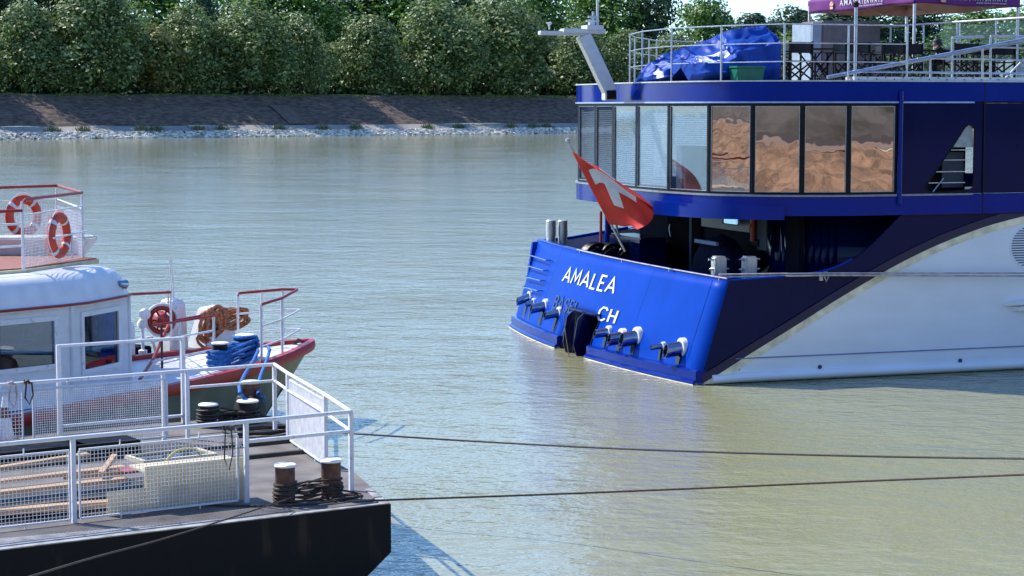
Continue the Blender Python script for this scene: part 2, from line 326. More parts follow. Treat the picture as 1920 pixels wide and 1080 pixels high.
for k in range(5200):
    x = U(-25, 240); y = U(18.2, 20.5); h = U(.1, .45); a = U(0, 6.3); w = .16
    if noise.noise(Vector((x*.09, 0, 7))) < -.05: continue
    z = 7.7+(y-18.4)*.2
    mb.add([(x-w*math.cos(a), y-w*math.sin(a), z), (x+w*math.cos(a), y+w*math.sin(a), z), (x+U(-.15, .15), y-U(0, .3), z+h)], [(0, 1, 2)])
M['lawn'] = mat('bank_edge_grass', (.19, .25, .06), .9, var=.25, scale=1)
tag(place(mb.build('bank_edge_grass', 'lawn'), BK), 'fringe of bright grass along the top edge of the far bank', 'grass', kind='stuff')

# ================================================================ TREES
def leafmat(name, c1, c2, c3, trans=.25):
    m = bpy.data.materials.new(name); m.use_nodes = True; n = m.node_tree; L = n.links; b = n.nodes['Principled BSDF']; b.inputs['Roughness'].default_value = .5
    g = n.nodes.new('ShaderNodeNewGeometry'); rp = n.nodes.new('ShaderNodeValToRGB'); L.new(g.outputs['Random Per Island'], rp.inputs[0])
    e = rp.color_ramp.elements; e[0].color = (*c1, 1); e[1].color = (*c3, 1); e[1].position = 1; q = e.new(.6); q.color = (*c2, 1); L.new(rp.outputs[0], b.inputs['Base Color'])
    t = n.nodes.new('ShaderNodeBsdfTranslucent'); L.new(rp.outputs[0], t.inputs[0]); mx = n.nodes.new('ShaderNodeMixShader'); mx.inputs[0].default_value = trans
    o = n.nodes['Material Output']; L.new(b.outputs[0], mx.inputs[1]); L.new(t.outputs[0], mx.inputs[2]); L.new(mx.outputs[0], o.inputs[0]); return m
M['leafgrey'] = leafmat('silver_green_leaves', (.040, .085, .025), (.14, .215, .06), (.36, .42, .18), .35)
M['leafgreen'] = leafmat('bright_green_leaves', (.06, .13, .022), (.11, .22, .035), (.20, .34, .06), .45)
M['leafdark'] = leafmat('dark_green_leaves', (.022, .055, .022), (.042, .085, .03), (.08, .14, .045), .25)
M['leafyel'] = leafmat('yellow_green_leaves', (.10, .125, .03), (.17, .19, .05), (.27, .26, .08), .35)
M['bark'] = mat('tree_bark', (.10, .08, .06), .9, var=.3, scale=3, bump=.05, bscale=6)
def crown_mesh(seed, w, h, z0, n, s, conical=0, lobes=34):
    random.seed(seed); mb = MB(); L = []
    for i in range(lobes):
        z = (i+.5)/lobes; a = i*2.4+U(-.4, .4); prof_ = math.sin(math.pi*min(1, (.12+z*.88))**(.8 if not conical else .5))**.6 if not conical else (1-z)*.95+.1
        rr = w/2*prof_*U(.4, .98); L.append((Vector((rr*math.cos(a), rr*math.sin(a), z0+h*(.06+.84*z+U(-.05, .05)))), w*U(.08, .25)*(1 if not conical else .6)))
    for i in range(int(lobes*.3)): L.append((Vector((U(-1, 1)*w*.15, U(-1, 1)*w*.15, z0+h*U(.3, .8))), w*.24))
    for k in range(n):
        c, r = L[int(R()*len(L))]; d = Vector((random.gauss(0, 1), random.gauss(0, 1), random.gauss(0, 1)+.25)).normalized()
        p = c+d*r*(U(.82, 1.08) if R() < .82 else U(.3, 1.25)); q = Vector((d.x+U(-.6, .6), d.y+U(-.6, .6), d.z+U(-.3, .8))).normalized()
        if p.z < z0*.4+.1: continue
        a = q.orthogonal().normalized(); a.rotate(Matrix.Rotation(U(0, 6.3), 3, q)); b = q.cross(a); ss = s*U(.55, 1.35)
        mb.add([p-a*ss, p+b*ss*.55+q*ss*.15, p+a*ss, p-b*ss*.55-q*ss*.12], [(0, 1, 2), (0, 2, 3)])
    return mb
def trunk_mesh(seed, h, r, lean=0):
    random.seed(seed+50); mb = MB(); pts = [(lean*t*t*2+.15*math.sin(t*5+seed), .1*math.cos(t*4), h*t) for t in [0, .15, .3, .5, .7, .85]]
    mb.tube(pts, [r*1.4, r, r*.85, r*.65, r*.42, r*.2], 10)
    for i in range(9):
        t = U(.2, .75); a = i*2.4; z = h*t; L_ = h*U(.18, .33); p0 = Vector((lean*t*t*2, 0, z))
        mb.tube([p0, p0+Vector((math.cos(a)*L_*.5, math.sin(a)*L_*.5, L_*.4)), p0+Vector((math.cos(a)*L_, math.sin(a)*L_, L_*.9))], [r*.4, r*.25, r*.1], 6)
    return mb
PROTO = {}
def proto(kind, seed, mk, w, h, z0, n, s, **k):
    c = crown_mesh(seed, w, h, z0, n, s, **k).build('crown', mk); t = trunk_mesh(seed, z0+h*.75, .28).build('trunk', 'bark'); C.objects.unlink(c); C.objects.unlink(t)
    PROTO.setdefault(kind, []).append((c.data, t.data, w, z0+h)); bpy.data.objects.remove(c); bpy.data.objects.remove(t)
for sd in (1, 2, 3, 4): proto('grey', sd, 'leafgrey', 14, 16, .3, 15000, .29, lobes=46)
for sd in (11, 12, 13): proto('green', sd, 'leafgreen', 15, 18, 3, 9000, .36, lobes=40)
for sd in (21, 22): proto('dark', sd, 'leafdark', 13, 19, 3, 7500, .38)
proto('yel', 31, 'leafyel', 12, 14, 1, 6000, .40)
proto('fir', 41, 'leafdark', 8, 17, 1, 5500, .34, conical=1, lobes=60)
random.seed(77); mb = MB()
for k in range(60000):
    x = U(-60, 420); y = U(27, 40); t_ = R(); top_h = 5.5+3.5*noise.noise(Vector((x*.07, y*.1, 4))); 
    if k % 2: y = U(95, 125); top_h = 12+5*noise.noise(Vector((x*.05, 2, 9)))
    if k % 5 == 0: x = U(-92, -50); y = U(24, 34); top_h = 14+6*noise.noise(Vector((x*.06, 2, 9)))
    z = (8.0 if y < 60 else 11)+top_h*t_; q = Vector((U(-1, 1), U(-1, 1), U(-.5, 1))).normalized(); a = q.orthogonal().normalized()*U(.35, .8); b = q.cross(a)*.7
    p = Vector((x, y, z)); mb.add([p-a, p+b, p+a, p-b], [(0, 1, 2, 3)])
tag(place(mb.build('undergrowth', 'leafdark'), BK), 'dark mass of undergrowth and distant wood behind the tree trunks', 'undergrowth', kind='stuff')
tcount = {}
def tree(kind, px, ytop, wpx, dist, name, label, group, rz=None, base=8.0):
    # dist: metres behind the bank's water edge; the tree stands on the bank top
    lst = PROTO[kind]; i = tcount.get(kind, 0); tcount[kind] = i+1; cm, tm, w0, h0 = lst[i % len(lst)]
    d = ray(px, 200); t = (dist-(Vector((0, 0, 0))-BK.o).dot(BK.y))/d.dot(BK.y); p = d*t; dep = p.y
    zt = H+(200-ytop)/F*dep; sz = (zt-base)/h0*1.0; sx = wpx/F*dep/w0
    e = thing(name, label, 'tree', None, (p.x, p.y, base), rz if rz is not None else i*1.9+.5, group)
    e.scale = (sx, sx, sz)
    for nm, me in (('crown', cm), ('trunk', tm)):
        o = bpy.data.objects.new(nm, me); C.objects.link(o); o.parent = e
    return e
G1, G2 = 'silvery trees in the front row on the far bank', 'taller trees rising behind the front row on the far bank'
front = [(-110, 25, 175, 'silvery green tree mostly outside the left edge of the picture'),
 (52, 8, 135, 'silvery round tree at the far left above the bright patch of grass'),
 (185, -25, 215, 'broad silvery green tree, the tallest crown left of the dark fir'),
 (290, 48, 120, 'shorter silvery tree tucked between the broad tall tree and its right neighbour'),
 (362, 22, 140, 'silvery tree with a pale sunlit top in front of the dark fir'),
 (470, 18, 160, 'silvery tree with a rounded top just right of the dark fir'),
 (562, 30, 120, 'silvery tree with rusty tips left of the paved ramp in the bank'),
 (692, 34, 150, 'silvery tree above the paved ramp in the far bank slope'),
 (822, 8, 170, 'large silvery tree, left half of the biggest crown on the bank'),
 (935, 0, 175, 'large silvery tree, right half of the biggest crown on the bank'),
 (1088, 48, 125, 'silvery tree seen directly behind the slanted white mast'),
 (1172, 60, 120, 'silvery tree just right of the slanted white mast'),
 (1262, 72, 125, 'silvery tree behind the aft railing of the cruise ship'),
 (1375, 80, 130, 'silvery tree behind the blue tarpaulin on the sundeck'),
 (1500, 75, 130, 'pale tree between the blue tarpaulin and the grey cover'),
 (1620, 80, 130, 'pale tree behind the grey covered box on the sundeck'),
 (1745, 84, 140, 'pale tree behind the glass screen and the seated person'),
 (1880, 80, 150, 'pale tree at the right edge behind the sundeck tables')]
for i, (px, yt, w, lb) in enumerate(front): tree('grey' if px not in (290, 1500) else 'yel', px, yt, w*(1.2 if i % 4 == 1 else 1.08), 25.5+1.2*math.sin(i*2.1), 'silvery_tree', lb, G1)
back = [('dark', -10, -60, 170, 44, 'dark green tree rising behind the far left silvery tree'),
 ('dark', 95, -70, 190, 48, 'dark green tree filling the gap left of the broad tall tree'),
 ('green', 290, -60, 190, 52, 'bright green tree behind the shorter silvery tree, left of the fir'),
 ('fir', 388, -22, 80, 40, 'dark fir tree between two silvery crowns'),
 ('green', 470, -45, 200, 56, 'bright green tree right behind the dark fir'),
 ('green', 560, -60, 180, 50, 'bright green tree above the rusty tipped silvery tree'),
 ('dark', 655, -50, 170, 60, 'dark green tree above the paved ramp, behind the front row'),
 ('green', 745, -55, 200, 52, 'bright green tree left of the biggest silvery crown'),
 ('dark', 870, -60, 200, 64, 'dark green tree behind the biggest silvery crown'),
 ('green', 1010, -40, 150, 56, 'bright green tree behind the radar arm of the white mast'),
 ('yel', 985, 35, 90, 40, 'yellow green tree between the biggest crown and the mast'),
 ('green', 1120, -50, 170, 60, 'bright green tree behind the vertical antenna'),
 ('dark', 1035, 60, 110, 38, 'low dark bushy tree in the shadow beside the mast'),
 ('dark', 1215, -55, 110, 54, 'dark open tree left of the patch of sky'),
 ('green', 1322, -8, 125, 60, 'grey green tree just right of the patch of sky'),
 ('dark', 1415, 22, 120, 78, 'low dark tree on the skyline above the blue tarpaulin'),
 ('dark', 1490, 12, 120, 80, 'dark tree on the skyline left of the purple gazebo'),
 ('green', 1485, 68, 100, 40, 'bright green tree low behind the chairs, left of the gazebo leg'),
 ('dark', 1590, -5, 170, 76, 'dark tree behind the left half of the purple gazebo'),
 ('dark', 1720, 0, 170, 74, 'dark tree behind the corner leg of the gazebo'),
 ('green', 1830, 15, 170, 50, 'green tree seen under the right half of the gazebo'),
 ('green', 1940, 5, 170, 56, 'green tree cut by the right edge of the picture')]
for k, px, yt, w, ds, lb in back: tree(k, px, yt, w*1.15, ds, {'fir': 'fir_tree', 'green': 'green_tree', 'dark': 'dark_tree', 'yel': 'yellow_green_tree'}[k], lb, G2, base=8.5 if ds < 60 else 10)

# ================================================================ CRUISE SHIP
ship = thing('river_cruise_ship', 'large blue and white river cruise ship moored with its stern towards the left', 'ship', SH)
def ss(mb, name, mats, **k): return mb.build(name, mats, k.pop('parent', ship), **k)
ZD, ZB, ZL, ZT = 6.22, 5.81, 3.85, 3.42     # sundeck, window head, window sill, underside of the upper storey
HW = 11.7
# --- white hull side with the sweeping curve
cur = [SH.V(x, y) for x, y in [(1318, 716), (1352, 696), (1400, 665), (1450, 634), (1500, 603), (1560, 565), (1620, 529), (1680, 495), (1740, 465), (1800, 440), (1860, 419), (1925, 402)]]
cur = smoothpts(cur, 4); end = cur[-1]
top = [(p.x, p.z) for p in cur]+[(end.x+2, ZT-.002), (90, ZT-.002)]
top = [(u, min(z, ZT-.002)) for u, z in top]
mb = MB(); poly = [(top[0][0]-.35, 0, -.8)]+[(u, 0, z) for u, z in top]+[(90, 0, -.8)]
mb.prism(poly, (0, .25, 0)); ss(mb, 'white_hull_side', 'hullwhite')
def band(name, offs0, offs1, y0, mk, pts=top):
    mb = MB(); a = []; b = []
    for i, (u, z) in enumerate(pts[:-2]):
        u2, z2 = pts[min(i+1, len(pts)-1)]; u1, z1 = pts[max(i-1, 0)]; d = Vector((u2-u1, z2-z1)).normalized(); nx, nz = -d.y, d.x
        a.append((u+nx*offs0, z+nz*offs0)); b.append((u+nx*offs1, z+nz*offs1))
    n = len(a); vs = [(p[0], y0, p[1]) for p in a]+[(p[0], y0, p[1]) for p in b]+[(p[0], .002, p[1]) for p in a]+[(p[0], .002, p[1]) for p in b]
    fs = []
    for i in range(n-1): fs += [(i, i+1, n+i+1, n+i), (i, 2*n+i, 2*n+i+1, i+1), (n+i, n+i+1, 3*n+i+1, 3*n+i)]
    mb.add(vs, fs); return ss(mb, name, mk)
band('tan_hull_stripe', -.17, -.02, -.012, 'tan')
band('dark_hull_stripe', -.02, .15, -.018, 'navystripe')
# rubbing strake, waterline roll, drain holes, draught marks, vent, small platform
mb = MB(); r0 = SH.V(1400, 672); mb.box((r0.x-.25, -.022, .50), (90, 0, .52)); ss(mb, 'plate_seam', mat('seam_shadow_line', (.12, .2, .42), .5))
mb = MB(); mb.tube([(.35, 0, .1), (1.2, -.01, .12), (90, -.01, .12)], .1, 12); ss(mb, 'waterline_roll', 'hullwhite', smooth=True)
mb = MB(); mb.box((.2, -.035, -.5), (90, 0, .012)); ss(mb, 'black_boot_line', 'black')
for x, y in ((1537, 688), (1800, 676)):
    p = SH.V(x, y); mb = MB(); mb.lathe((p.x, 0, p.z), [(.045, 0), (.045, -.02), (.02, -.02)], 14, axis='Y'); o = ss(mb, 'drain_hole', 'greywall')
for t, x, y in (('38', 1381, 691), ('35', 1382, 708)):
    vs, fs = textmesh(t); p = SH.V(x, y); mb = MB(); mb.add([(p.x-.07+a*.15, -.003-c*.1, p.z-.04+b*.08) for a, b, c in vs], fs); ss(mb, 'draught_mark', 'greywall')
g = SH.V(1928, 462); mb = MB(); mb.lathe((g.x, 0, g.z), [(.46, 0), (.46, -.015), (.43, -.015)], 40, axis='Y'); gr = ss(mb, 'round_vent', 'hullwhite', smooth=True)
mb = MB()
for i in range(16):
    z = g.z-.40+i*.053; hw = math.sqrt(max(.001, .43**2-(z-g.z)**2)); mb.box((g.x-hw, -.024, z-.012), (g.x-.015, -.0155, z+.012)); mb.box((g.x+.015, -.024, z-.012), (g.x+hw, -.0155, z+.012))
ss(mb, 'vent_slot', mat('vent_slot_blue', (.06, .10, .22), .6), parent=gr)
p = SH.V(1878, 575); mb = MB(); mb.prism([(p.x, 0, p.z+.1), (p.x+.3, -.16, p.z+.12), (p.x+2.4, -.16, p.z+.12), (p.x+2.7, 0, p.z+.1), (p.x+2.4, 0, p.z-.1), (p.x+.4, 0, p.z-.1)][:4], (0, 0, -.09)); mb.prism([(p.x+.25, 0, p.z), (p.x+.4, -.12, p.z), (p.x+2.3, -.12, p.z), (p.x+2.45, 0, p.z)], (0, 0, -.1)); ss(mb, 'side_step', 'hullwhite', bevel=.01)
# --- navy side shell with the S-curved opening
zc = SH.V(1365, 527)
bw = [(1365, 527), (1400, 525), (1450, 521), (1500, 517), (1550, 508), (1590, 492), (1625, 468), (1655, 440), (1690, 404)]
bwp = smoothpts([SH.V(x, y) for x, y in bw], 4); bwp[-1].z = ZT
def side_edge(z): return .15+.3*(z-.3)
poly = [(side_edge(-.3), 0.02, -.3)]+[(p.x, .02, min(p.z, ZT)) for p in bwp]+[(end.x+1.5, .02, ZT)]
low = [(u, .02, z-.05) for u, z in reversed(top[:-2])]
mb = MB(); mb.prism(poly+low, (0, .06, 0)); ss(mb, 'navy_side_shell', 'navy')
mb = MB(); mb.tube([(p.x, .04, p.z+.01) for p in bwp[:22]], .022, 8); ss(mb, 'bulwark_cap', 'cobalt', smooth=True)
# --- transom
def ztop(v): return 2.13+.10*(v/HW)
def TU(v, z):
    t = v/HW; k = max(0, min(1, (z-.3)/1.9)); return .15+.3*(z-.3)-(.52-.2*k)*4*t*(1-t)
def tgrid(mb, v0, v1, z0, z1f, off=0, nu=20, nv=8, mi=0):
    mb.grid(lambda i, j: (TU(v0+(v1-v0)*i, z0+(z1f(v0+(v1-v0)*i)-z0)*j)+off, v0+(v1-v0)*i, z0+(z1f(v0+(v1-v0)*i)-z0)*j), nu, nv, mi)
mb = MB(); N0, N1 = 4.95, 6.9
NT = .88; vl_ = [N0*i/10 for i in range(11)]+[N0+(N1-N0)*i/4 for i in (1, 2, 3)]+[N1+(HW-N1)*i/10 for i in range(11)]; rows = 11
for v in vl_:
    for j in range(rows): z = -.3+(NT+.3)*j/4 if j <= 4 else NT+(ztop(v)-NT)*(j-4)/6; mb.v.append((TU(v, z), v, z))
for i in range(len(vl_)-1):
    for j in range(rows-1):
        if 10 <= i < 14 and j < 4: continue
        a = i*rows+j; mb.f.append((a, a+rows, a+rows+1, a+1)); mb.m.append(0)
tr = ss(mb, 'stern_transom', 'cobalt', solid=.05, smooth=True)
mb = MB(); tgrid(mb, 0.05, HW-.05, 1.2, lambda v: ztop(v), off=.09); ss(mb, 'inner_bulwark', mat('inner_bulwark_pale_blue', (.30, .36, .48), .4), solid=.02)
mb = MB(); mb.tube([(TU(v, ztop(v))+.02, v, ztop(v)+.02) for v in [HW*i/30 for i in range(31)]], .045, 8); ss(mb, 'transom_cap', 'blue', smooth=True)
mb = MB(); mb.tube([(TU(v, ztop(v))-.03, v, ztop(v)+.05) for v in [8.0*i/24 for i in range(25)]], .016, 8)
for v in (.3, 2.5, 5, 7.8): mb.tube([(TU(v, ztop(v))-.03, v, ztop(v)-.02), (TU(v, ztop(v))-.03, v, ztop(v)+.05)], .014, 6)
ss(mb, 'stern_hand_rail', mat('rail_shiny_pink_metal', (.75, .62, .58), .3, .6), smooth=True)
for a, b in ((0, N0), (N1, HW)):     # ledges at the water
    for nm, o0, o1, z0, z1, mk in (('stern_ledge', -.16, .1, .10, .30, 'blue'), ('ledge_base', -.22, .1, -.4, .098, 'blue'), ('ledge_waterline', -.226, .05, -.42, .035, 'tan')):
        mb = MB(); n = 16; ring = []
        for i in range(n+1):
            v = a+(b-a)*i/n; u = TU(v, .3)-0; ring.append([(u+o0, v, z0), (u+o0, v, z1-.03), (u+o0+.04, v, z1), (u+o1, v, z1), (u+o1, v, z0)])
        vs = [p for r_ in ring for p in r_]; fs = [(i*5+k, i*5+(k+1) % 5, (i+1)*5+(k+1) % 5, (i+1)*5+k) for i in range(n) for k in range(5)]+[tuple(range(5)), tuple(n*5+k for k in range(5))]
        mb.add(vs, fs); ss(mb, nm, mk)
# notch in the middle of the transom
mb = MB(); u0 = TU(5.9, .3)
mb.prism([(u0-.15, N0+.02, -.5), (u0-.02, N0+.02, .35), (u0+.2, N0+.02, NT), (u0+1.5, N0+.02, NT), (u0+1.5, N0+.02, -.5)], (0, .05, 0))
mb.prism([(u0-.15, N1-.07, -.5), (u0-.02, N1-.07, .35), (u0+.2, N1-.07, NT), (u0+1.5, N1-.07, NT), (u0+1.5, N1-.07, -.5)], (0, .05, 0))
mb.box((u0+1.4, N0+.07, -.5), (u0+1.5, N1-.07, NT)); mb.box((u0+.1, N0+.07, .95), (u0+1.4, N1-.07, .98))
ss(mb, 'stern_recess', 'navystripe')
for v, s_ in ((5.35, 1), (6.05, -1)):
    mb = MB(); mb.prism([(u0-.30, v, .25), (u0-.2, v, .85), (u0-.05, v, .98), (u0+.5, v+.25*s_, .7), (u0+.35, v+.1*s_, -.1), (u0-.2, v, -.1)], (0, .05, 0)); ss(mb, 'recess_fin', 'navystripe', bevel=.01)
mb = MB(); mb.tube([(u0-.32, 6.0, 1.0), (u0-.4, 5.6, .45), (u0-.45, 5.25, .0)], .012, 6); mb.tube([(u0-.3, 5.2, .95), (u0-.42, 5.1, .1)], .010, 6); ss(mb, 'recess_chain', 'darkiron', smooth=True)
# lettering, marks
def tpix(px, py, guess=(.3, 6)):      # where the sight line meets the transom
    u = .2
    for _ in range(12): q = SH.Uu(px, py, u); u = TU(min(max(q.y, 0), HW), q.z)
    return q
def tletters(name, txt, tl, br_, mk, parent=tr, off=-.035, lift=0, bold=.13):
    a = tpix(*tl); b = tpix(*br_); vs, fs = strokes(txt, bold); mb = MB()
    P = []
    for x, y, c in vs:
        v = a[1]+(b[1]-a[1])*x; z = b[2]+(a[2]-b[2])*y if not lift else lift[0]+(lift[1]-lift[0])*y; P.append((TU(v, z)+off-c, v, z))
    mb.add(P, fs); o = ss(mb, name, mk); return o
def strokes(txt, th):
    S_ = {'A': (.95, [[(0, 0), (.5, 1), (1, 0)], [(.2, .32), (.8, .32)]]), 'M': (1.05, [[(0, 0), (.12, 1), (.5, .25), (.88, 1), (1, 0)]]), 'L': (.62, [[(.1, 1), (.1, 0), (1, 0)]]),
          'E': (.66, [[(1, 1), (.1, 1), (.1, 0), (1, 0)], [(.1, .52), (.85, .52)]]), 'B': (.72, [[(.1, 0), (.1, 1), (.7, 1), (.92, .85), (.92, .68), (.7, .53), (.1, .53)], [(.7, .53), (1, .38), (1, .15), (.75, 0), (.1, 0)]]),
          'S': (.72, [[(.95, .85), (.7, 1), (.3, 1), (.05, .85), (.05, .65), (.3, .53), (.7, .47), (.95, .33), (.95, .14), (.7, 0), (.3, 0), (.05, .14)]]),
          'C': (.82, [[(1, .82), (.75, 1), (.35, 1), (.05, .72), (.05, .28), (.35, 0), (.75, 0), (1, .18)]]), 'H': (.8, [[(.08, 0), (.08, 1)], [(.92, 0), (.92, 1)], [(.08, .5), (.92, .5)]])}
    mb = MB(); x = 0
    for ch in txt:
        w, ls = S_[ch]; w *= .72
        for li, l in enumerate(ls):
            P_ = [Vector((x+p[0]*w, p[1], 0)) for p in l]; L1 = []; R1 = []
            for k, p in enumerate(P_):
                d0 = (p-P_[k-1]).normalized() if k else (P_[1]-p).normalized(); d1 = (P_[k+1]-p).normalized() if k < len(P_)-1 else d0
                t_ = (d0+d1).normalized(); n_ = Vector((-t_.y, t_.x, 0)); s_ = th/2/max(.45, n_.dot(Vector((-d0.y, d0.x, 0)))); L1.append(p+n_*s_); R1.append(p-n_*s_)
            for k in range(len(P_)-1): mb.prism([L1[k], R1[k], R1[k+1], L1[k+1]], (0, 0, .012+.001*li+.0004*(k % 2)))
        x += w+.22
    W_ = x-.22; return [(v[0]/W_, v[1], v[2]) for v in mb.v], mb.f
def hgt(x, y0, y1): return tpix(x, y1).z, tpix(x, y0).z
za = hgt(1080, 500, 535); tletters('ship_name_lettering', 'AMALEA', (1067, 500), (1152, 552), 'letter', lift=(tpix(1070, 530).z, tpix(1070, 502).z+.0))
tletters('home_port_lettering', 'BASEL', (1046, 556), (1083, 588), 'letterblue', bold=.16, lift=(tpix(1048, 579).z, tpix(1048, 555).z))
tletters('country_lettering', 'CH', (1130, 576), (1156, 604), 'letter', lift=(tpix(1134, 601).z, tpix(1134, 576).z))
for va, vb_ in ((.62, .55), (3.2, 3.2), (9.2, 9.2)):
    mb = MB(); mb.tube([(TU(va, z)-.0255, va+(vb_-va)*k/8, z) for k, z in [(k, .32+(ztop(va)-.34)*k/8) for k in range(9)]], .004, 5); ss(mb, 'plate_seam', 'blue')
# ladder rungs
for x0, y0, x1, y1 in ((1003, 478, 1035, 488), (998, 498, 1030, 507), (992, 518, 1024, 526), (987, 537, 1019, 545)):
    a = tpix(x0, y0); b = tpix(x1, y1); mb = MB(); mb.tube([a+Vector((.03, 0, 0)), a+Vector((-.16, 0, 0)), b+Vector((-.16, 0, 0)), b+Vector((.03, 0, 0))], .016, 6); ss(mb, 'ladder_rung', 'chrome', smooth=True)
# exhaust pipes
def pipe(tip, flg, r, plate=True):
    f = tpix(*flg); q = f
    lo, hi = .05, 2.0
    t = SH.Uu(tip[0], tip[1], f.x-.45)
    for L_ in [.2+.03*k for k in range(40)]:
        t = SH.Uu(tip[0], tip[1], f.x-L_)
        if abs(t.y-f.y) < .14: break
    t.y = f.y+(t.y-f.y)*.5; d = (t-f).normalized(); mb = MB()
    # hollow pipe with an obliquely cut mouth
    n = 20; a = d.orthogonal().normalized(); b = d.cross(a); vs = []; fs = []
    for (k, rr, s_) in ((0, r, 0), (1, r, 1), (2, r*.88, 1), (3, r*.88, .25)):
        for i in range(n):
            an = 2*math.pi*i/n; o_ = a*math.cos(an)*rr+b*math.sin(an)*rr; base = f+(t-f)*s_+o_
            if s_ == 1: base += d*(-.45*o_.z)
            vs.append(base)
    for k in range(3):
        for i in range(n): fs.append((k*n+i, k*n+(i+1) % n, (k+1)*n+(i+1) % n, (k+1)*n+i))
    fs.append(tuple(3*n+i for i in range(n))); mb.add(vs, fs); o = ss(mb, 'exhaust_pipe', 'chromeblue', smooth=True)
    if plate:
        mb = MB(); mb.tube([f+Vector((-.06, 0, 0)), f+Vector((-.03, 0, 0)), f+Vector((.05, 0, 0))], [r*1.36, r*1.42, r*1.42], 26); ss(mb, 'pipe_flange', 'whiteworn', parent=o, smooth=True)
        mb = MB(); mb.prism([(f.x-.1, f.y-r*.7, f.z-r), (f.x-.1, f.y+r*.7, f.z-r), (TU(f.y, .32)-.03, f.y+r*.7, .32), (TU(f.y, .32)-.03, f.y-r*.7, .32)], (.04, 0, 0)); ss(mb, 'pipe_bracket', 'navy', parent=o)
for tip, flg, r in (((968, 565), (995, 556), .105), ((994, 579), (1024, 573), .12), ((1020, 592), (1050, 586), .10), ((985, 571), (1003, 566), .07),
                    ((1113, 626), (1143, 622), .10), ((1140, 637), (1168, 632), .14), ((1163, 638), (1196, 632), .16), ((1218, 651), (1246, 648), .06), ((1246, 658), (1280, 652), .15)): pipe(tip, flg, r)
# --- aft deck, port bulwark
mb = MB(); mb.prism([(TU(v, 1.2)+.06, v, 1.22) for v in [.08+(HW-.16)*i/20 for i in range(21)]]+[(9, HW-.08, 1.22), (9, .08, 1.22)], (0, 0, -.06)); ss(mb, 'aft_deck', 'greywall')
pl_ = [(.55, 11.6, 2.2), (1.6, 11.6, 2.27), (3.2, 11.6, 2.5), (5, 11.6, 2.9), (8, 11.6, ZT), (90, 11.6, ZT), (90, 11.6, -.8), (.1, 11.6, -.8)]
mb = MB(); mb.prism(pl_, (0, .1, 0)); ss(mb, 'port_hull_side', 'cobalt')
mb = MB(); mb.prism([(.6, 11.54, 1.25), (.75, 11.54, 2.19), (1.6, 11.54, 2.25), (3.2, 11.54, 2.48), (5, 11.54, 2.88), (5, 11.54, 1.25)], (0, .04, 0)); ss(mb, 'port_inner_bulwark', mat('inner_side_pale_blue', (.55, .62, .75), .5))
mb = MB(); mb.tube([(.72, 11.6, 2.23), (1.6, 11.6, 2.30), (3.2, 11.6, 2.53)], .03, 8); ss(mb, 'port_bulwark_cap', 'cobalt', smooth=True)
# --- deck house under the upper storey
mb = MB(); mb.box((3.0, 1.35, 1.22), (3.12, 10.3, ZT)); ss(mb, 'aft_house_wall', mat('dark_house_paint', (.010, .011, .020), .8, spec=.05))
def plan_round(u0, v0, r, n=8): return [(u0+r-r*math.sin(math.pi/2*(1-i/n))*1, v0+r-r*math.cos(math.pi/2*(1-i/n))) for i in range(n+1)]
mb = MB(); c = [(3.9-.9*math.sin(a), 2.2-.9*math.cos(a)) for a in [math.pi/2*i/8 for i in range(9)]]
pts = [(2.99, 3.1)]+[(3.89-.9*math.cos(a), 2.2+.0-.9*math.sin(a)) for a in [math.pi/2*i/8 for i in range(9)]]+[(12, 1.3)]
for i in range(len(pts)-1): mb.add([(pts[i][0], pts[i][1], 1.22), (pts[i+1][0], pts[i+1][1], 1.22), (pts[i+1][0], pts[i+1][1], ZT), (pts[i][0], pts[i][1], ZT)], [(0, 1, 2, 3)])
ss(mb, 'side_house_wall', 'navy', smooth=True, solid=.04)
mb = MB(); px_ = SH.V(1140, 420, 11.2).x; mb.tube([(px_, 11.2, 1.2), (px_, 11.2, ZT)], .09, 12); ss(mb, 'port_support_post', 'blue', smooth=True)
def ubox(name, x0, y0, x1, y1, u, d, mk, **k):
    a = SH.Uu(x0, y0, u); b = SH.Uu(x1, y1, u); mb = MB(); mb.box((u, a.y, a.z), (u+d, b.y, b.z)); return ss(mb, name, mk, **k)
dr = ubox('aft_door', 1252, 400, 1292, 512, 2.93, .05, 'matteblack'); ubox('aft_door', 1297, 400, 1313, 512, 2.93, .05, 'matteblack')
ubox('door_frame_strip', 1292.5, 400, 1296, 512, 2.92, .05, 'greywall')
for y in (428, 475):
    a = SH.Uu(1258, y, 2.9); mb = MB(); mb.tube([a+Vector((0, .12, .02)), a+Vector((-.05, 0, 0)), a+Vector((-.03, -.02, -.14)), a+Vector((-.03, -.05, -.2))], .018, 6); mb.tube([a+Vector((-.05, 0, -.02)), a+Vector((-.03, -.0, .1))], .015, 6); ss(mb, 'door_handle', 'galv', parent=dr, smooth=True)
ubox('wall_panel', 1315, 400, 1405, 436, 2.9, .03, mat('grey_green_panel', (.16, .19, .20), .5))
ubox('light_panel', 1357, 405, 1380, 421, 2.6, .05, 'lampglass', bevel=.01)  # blue light panel, glows by emission
ubox('light_panel_frame', 1354, 403.5, 1382, 423, 2.66, .04, 'black')
a = SH.Uu(1412, 404, 2.5); b = SH.Uu(1412, 452, 2.5); mb = MB(); mb.tube([(a.x, a.y, b.z), (a.x, a.y, a.z)], .055, 10); mb.tube([(a.x-.05, a.y, b.z+.35), (a.x-.09, a.y, b.z+.35)], .03, 8); ss(mb, 'red_pipe', 'red', smooth=True)
ubox('pipe_bracket_box', 1406, 448, 1420, 462, 2.55, .12, 'black')
ubox('blue_panel', 1420, 405, 1436, 470, 2.6, .03, 'greywall')
